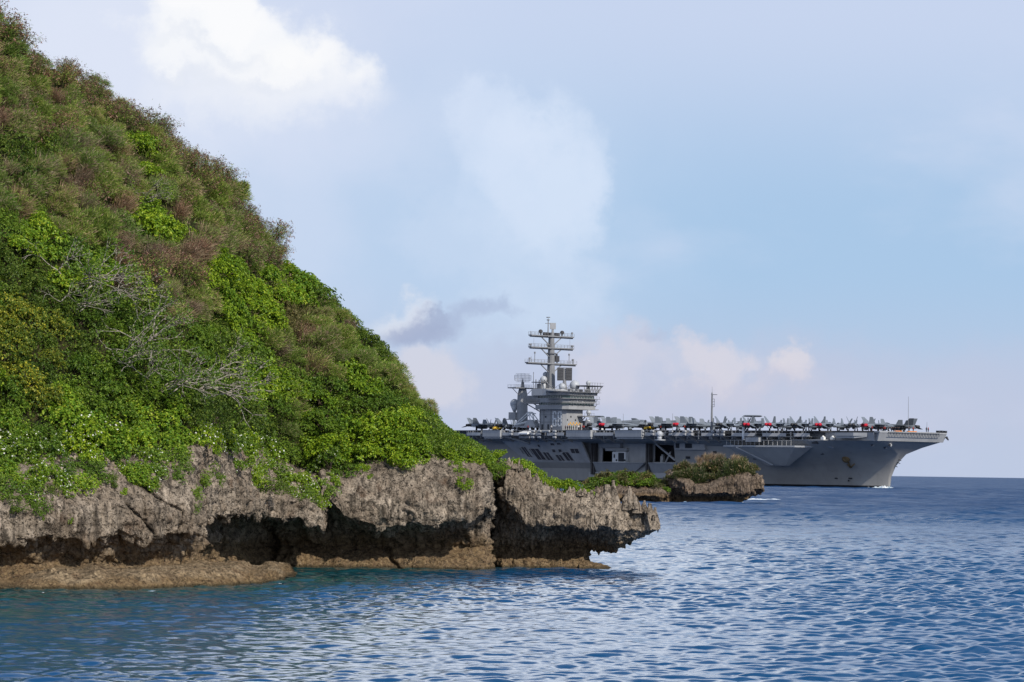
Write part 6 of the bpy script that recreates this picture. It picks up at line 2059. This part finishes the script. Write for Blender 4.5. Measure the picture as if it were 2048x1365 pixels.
def crew(px, v, c, label, group, u=None, z=DECK, yaw=None):
    u = u_at(px, v, z + 1) if u is None else u
    o = link_mesh('person', BODY)
    o.location = ship(u, v, z + .01); o.rotation_euler = (0, 0, random.uniform(0, 6.28) if yaw is None else yaw)
    kid(o, link_mesh('trousers', TRO)); kid(o, link_mesh('jersey', JER[c])); kid(o, link_mesh('helmet', HEL[c]))
    tag(o, label, 'person', group)


crew(1818, 0, 'navy', 'person in dark clothes standing at the foot of the tall bow antenna', 'crew at the bow', u=-1.6)
crew(1826.5, -1, 'redcloth', 'person in a red jersey standing alone between the orange panels at the bow', 'crew at the bow')
crew(1853, -7.4, 'navy', 'person in dark clothes, left of the pair at the bow tip', 'crew at the bow')
crew(1856.5, -8.2, 'redcloth', 'person in a red jersey, right of the pair at the bow tip', 'crew at the bow')
for i, px in enumerate((1777, 1783, 1787, 1790.5, 1794, 1798)):
    crew(px, 2 - (i % 2) * 1.5, 'navy', 'person in dark clothes in the row below the tail of the jet nearest the bow', 'crew below the bow jet tail')
for i, px in enumerate((1762, 1767, 1770)):
    crew(px, 6, 'redcloth', 'person in a red jersey beside the jet at the bow', 'red crew beside the bow jet')
for i, px in enumerate((1131, 1135, 1139, 1143, 1147, 1152, 1157, 1161)):
    crew(px, 34.2, ('navy', 'navy', 'navy', 'greencloth', 'navy', 'navy', 'greencloth', 'navy')[i], 'person in %s clothes in the line at the foot of the island' % ('green' if i in (3, 6) else 'dark'), 'crew at the island foot' + (' in green' if i in (3, 6) else ''))
for i, px in enumerate((1165, 1168)):
    crew(px, 34.0, 'redcloth', 'person in a red jersey at the right end of the line by the island foot', 'red crew by the island')
crew(1157.5, 35, 'whitecloth', 'person in a white jersey in front of the line at the island foot', 'crew in white')
crew(1103, 34.6, 'whitecloth', 'person in a white jersey left of the island number', 'crew in white')
crew(1056, 34.6, 'redcloth', 'person in a red jersey beside the mobile crane', 'red crew by the crane')
crew(1312, 31, 'greencloth', 'person in a green jersey in the gap between deck edge jets', 'crew ahead of the island')
crew(1322, 31, 'redcloth', 'person in a red jersey beside the jet in the gap', 'crew ahead of the island')
crew(1369, 31.5, 'redcloth', 'person in a red jersey left of the overlapping tail fins', 'crew ahead of the island')
crew(1737, 14.5, 'navy', 'person in dark clothes left of the balcony on the bow corner', 'crew near the bow corner')
crew(1744, 14.8, 'redcloth', 'person in a red jersey above the balcony on the bow corner', 'crew near the bow corner')


# ------------------------------------------------------------------ foam
def foam(pts, name='sea_foam', seed=1, n=(90, 16)):
    """low ridge of broken water: list of (x, y, half width, height)"""
    T = resample(np.array(pts, float), n[0], 0, np.arange(len(pts)))
    a = np.linspace(-1, 1, n[1])
    d = np.gradient(T[:, :2], axis=0); nn = np.stack([-d[:, 1], d[:, 0]], 1); nn = unit(nn)
    P = np.zeros((n[0], n[1], 3))
    P[..., 0] = T[:, 0, None] + nn[:, 0, None] * a * T[:, 2, None]; P[..., 1] = T[:, 1, None] + nn[:, 1, None] * a * T[:, 2, None]
    q = P.reshape(-1, 3)
    h = (1 - a ** 2)[None] * T[:, 3, None]
    P[..., 2] = h * (.55 + .8 * np.abs(fbm(q * .8, 4, seed)).reshape(n)) - .04 + .55 * T[:, 3, None] * fbm(q * 1.6, 3, seed + 4).reshape(n) - .12 * T[:, 3, None]
    o = link_mesh(name, grid_mesh(name, P, MAT['foam'], flip=True))
    tag(o, kind='stuff')
    return o


def sea_pt(x, y):
    d = FWD + RGT * ((x - PW / 2) / FPX) - UPV * ((y - PH / 2) / FPX)
    p = CAMP + d * (-CAMP[2] / d[2]); return p[0], p[1]


foam([(*sea_pt(1480, 1001.5), 2.0, .1), (*sea_pt(1505, 1001), 2.5, .3), (*sea_pt(1530, 1000.5), 2.4, .34), (*sea_pt(1555, 1000.5), 1.8, .25), (*sea_pt(1580, 1001), 1.5, .1)], seed=2)
foam([(*sea_pt(1452, 1006.5), .8, .1), (*sea_pt(1463, 1006), 1.2, .3), (*sea_pt(1482, 1005.8), 1.2, .15)], seed=5)
foam([(*sea_pt(1360, 1008), .5, .1), (*sea_pt(1370, 1007.5), 1.0, .3), (*sea_pt(1382, 1008), .6, .1)], seed=7)
b0 = ship(-11.5, 1.0, 0); b1 = ship(-14, 3.2, 0); b2 = ship(-20, 5.4, 0); b3 = ship(-30, 8.8, 0)
foam([(*ship(-8.6, -1.0, 0)[:2], .9, .5), (*b0[:2], 1.0, 1.3), (*b1[:2], .8, .7), (*b2[:2], .5, .2), (*b3[:2], .7, .15)], 'bow_wave', 9)
foam([(*ship(-62, 18.9, 0)[:2], .3, .05), (*ship(-70, 20.8, 0)[:2], .9, .35), (*ship(-80, 21.2, 0)[:2], .3, .05)], 'bow_wave', 12)
foam([(*sea_pt(275, 1183), .12, .02), (*sea_pt(305, 1182), .10, .05), (*sea_pt(345, 1182), .12, .02)], seed=14)
foam([(*sea_pt(1143, 1139), .12, .02), (*sea_pt(1160, 1140), .14, .05), (*sea_pt(1180, 1139), .12, .02)], seed=16)
foam([(*sea_pt(565, 1140), .2, .02), (*sea_pt(600, 1141), .12, .04), (*sea_pt(660, 1143), .15, .02)], seed=18)
for x0, y0, x1, y1, sd in ((700, 1142, 745, 1142, 31), (820, 1143, 850, 1143, 33), (930, 1143, 965, 1142, 35), (60, 1184, 110, 1184, 37), (180, 1184, 215, 1184, 39), (430, 1178, 480, 1174, 41), (545, 1169, 585, 1163, 43), (1010, 1140, 1040, 1140, 45), (1205, 1138, 1232, 1136, 47)):
    foam([(*sea_pt(x0, y0), .04, .01), (*sea_pt(.7 * x0 + .3 * x1, .7 * y0 + .3 * y1 + .5), .12, .05), (*sea_pt(.3 * x0 + .7 * x1, .3 * y0 + .7 * y1), .07, .03), (*sea_pt(x1, y1), .03, .01)], seed=sd)
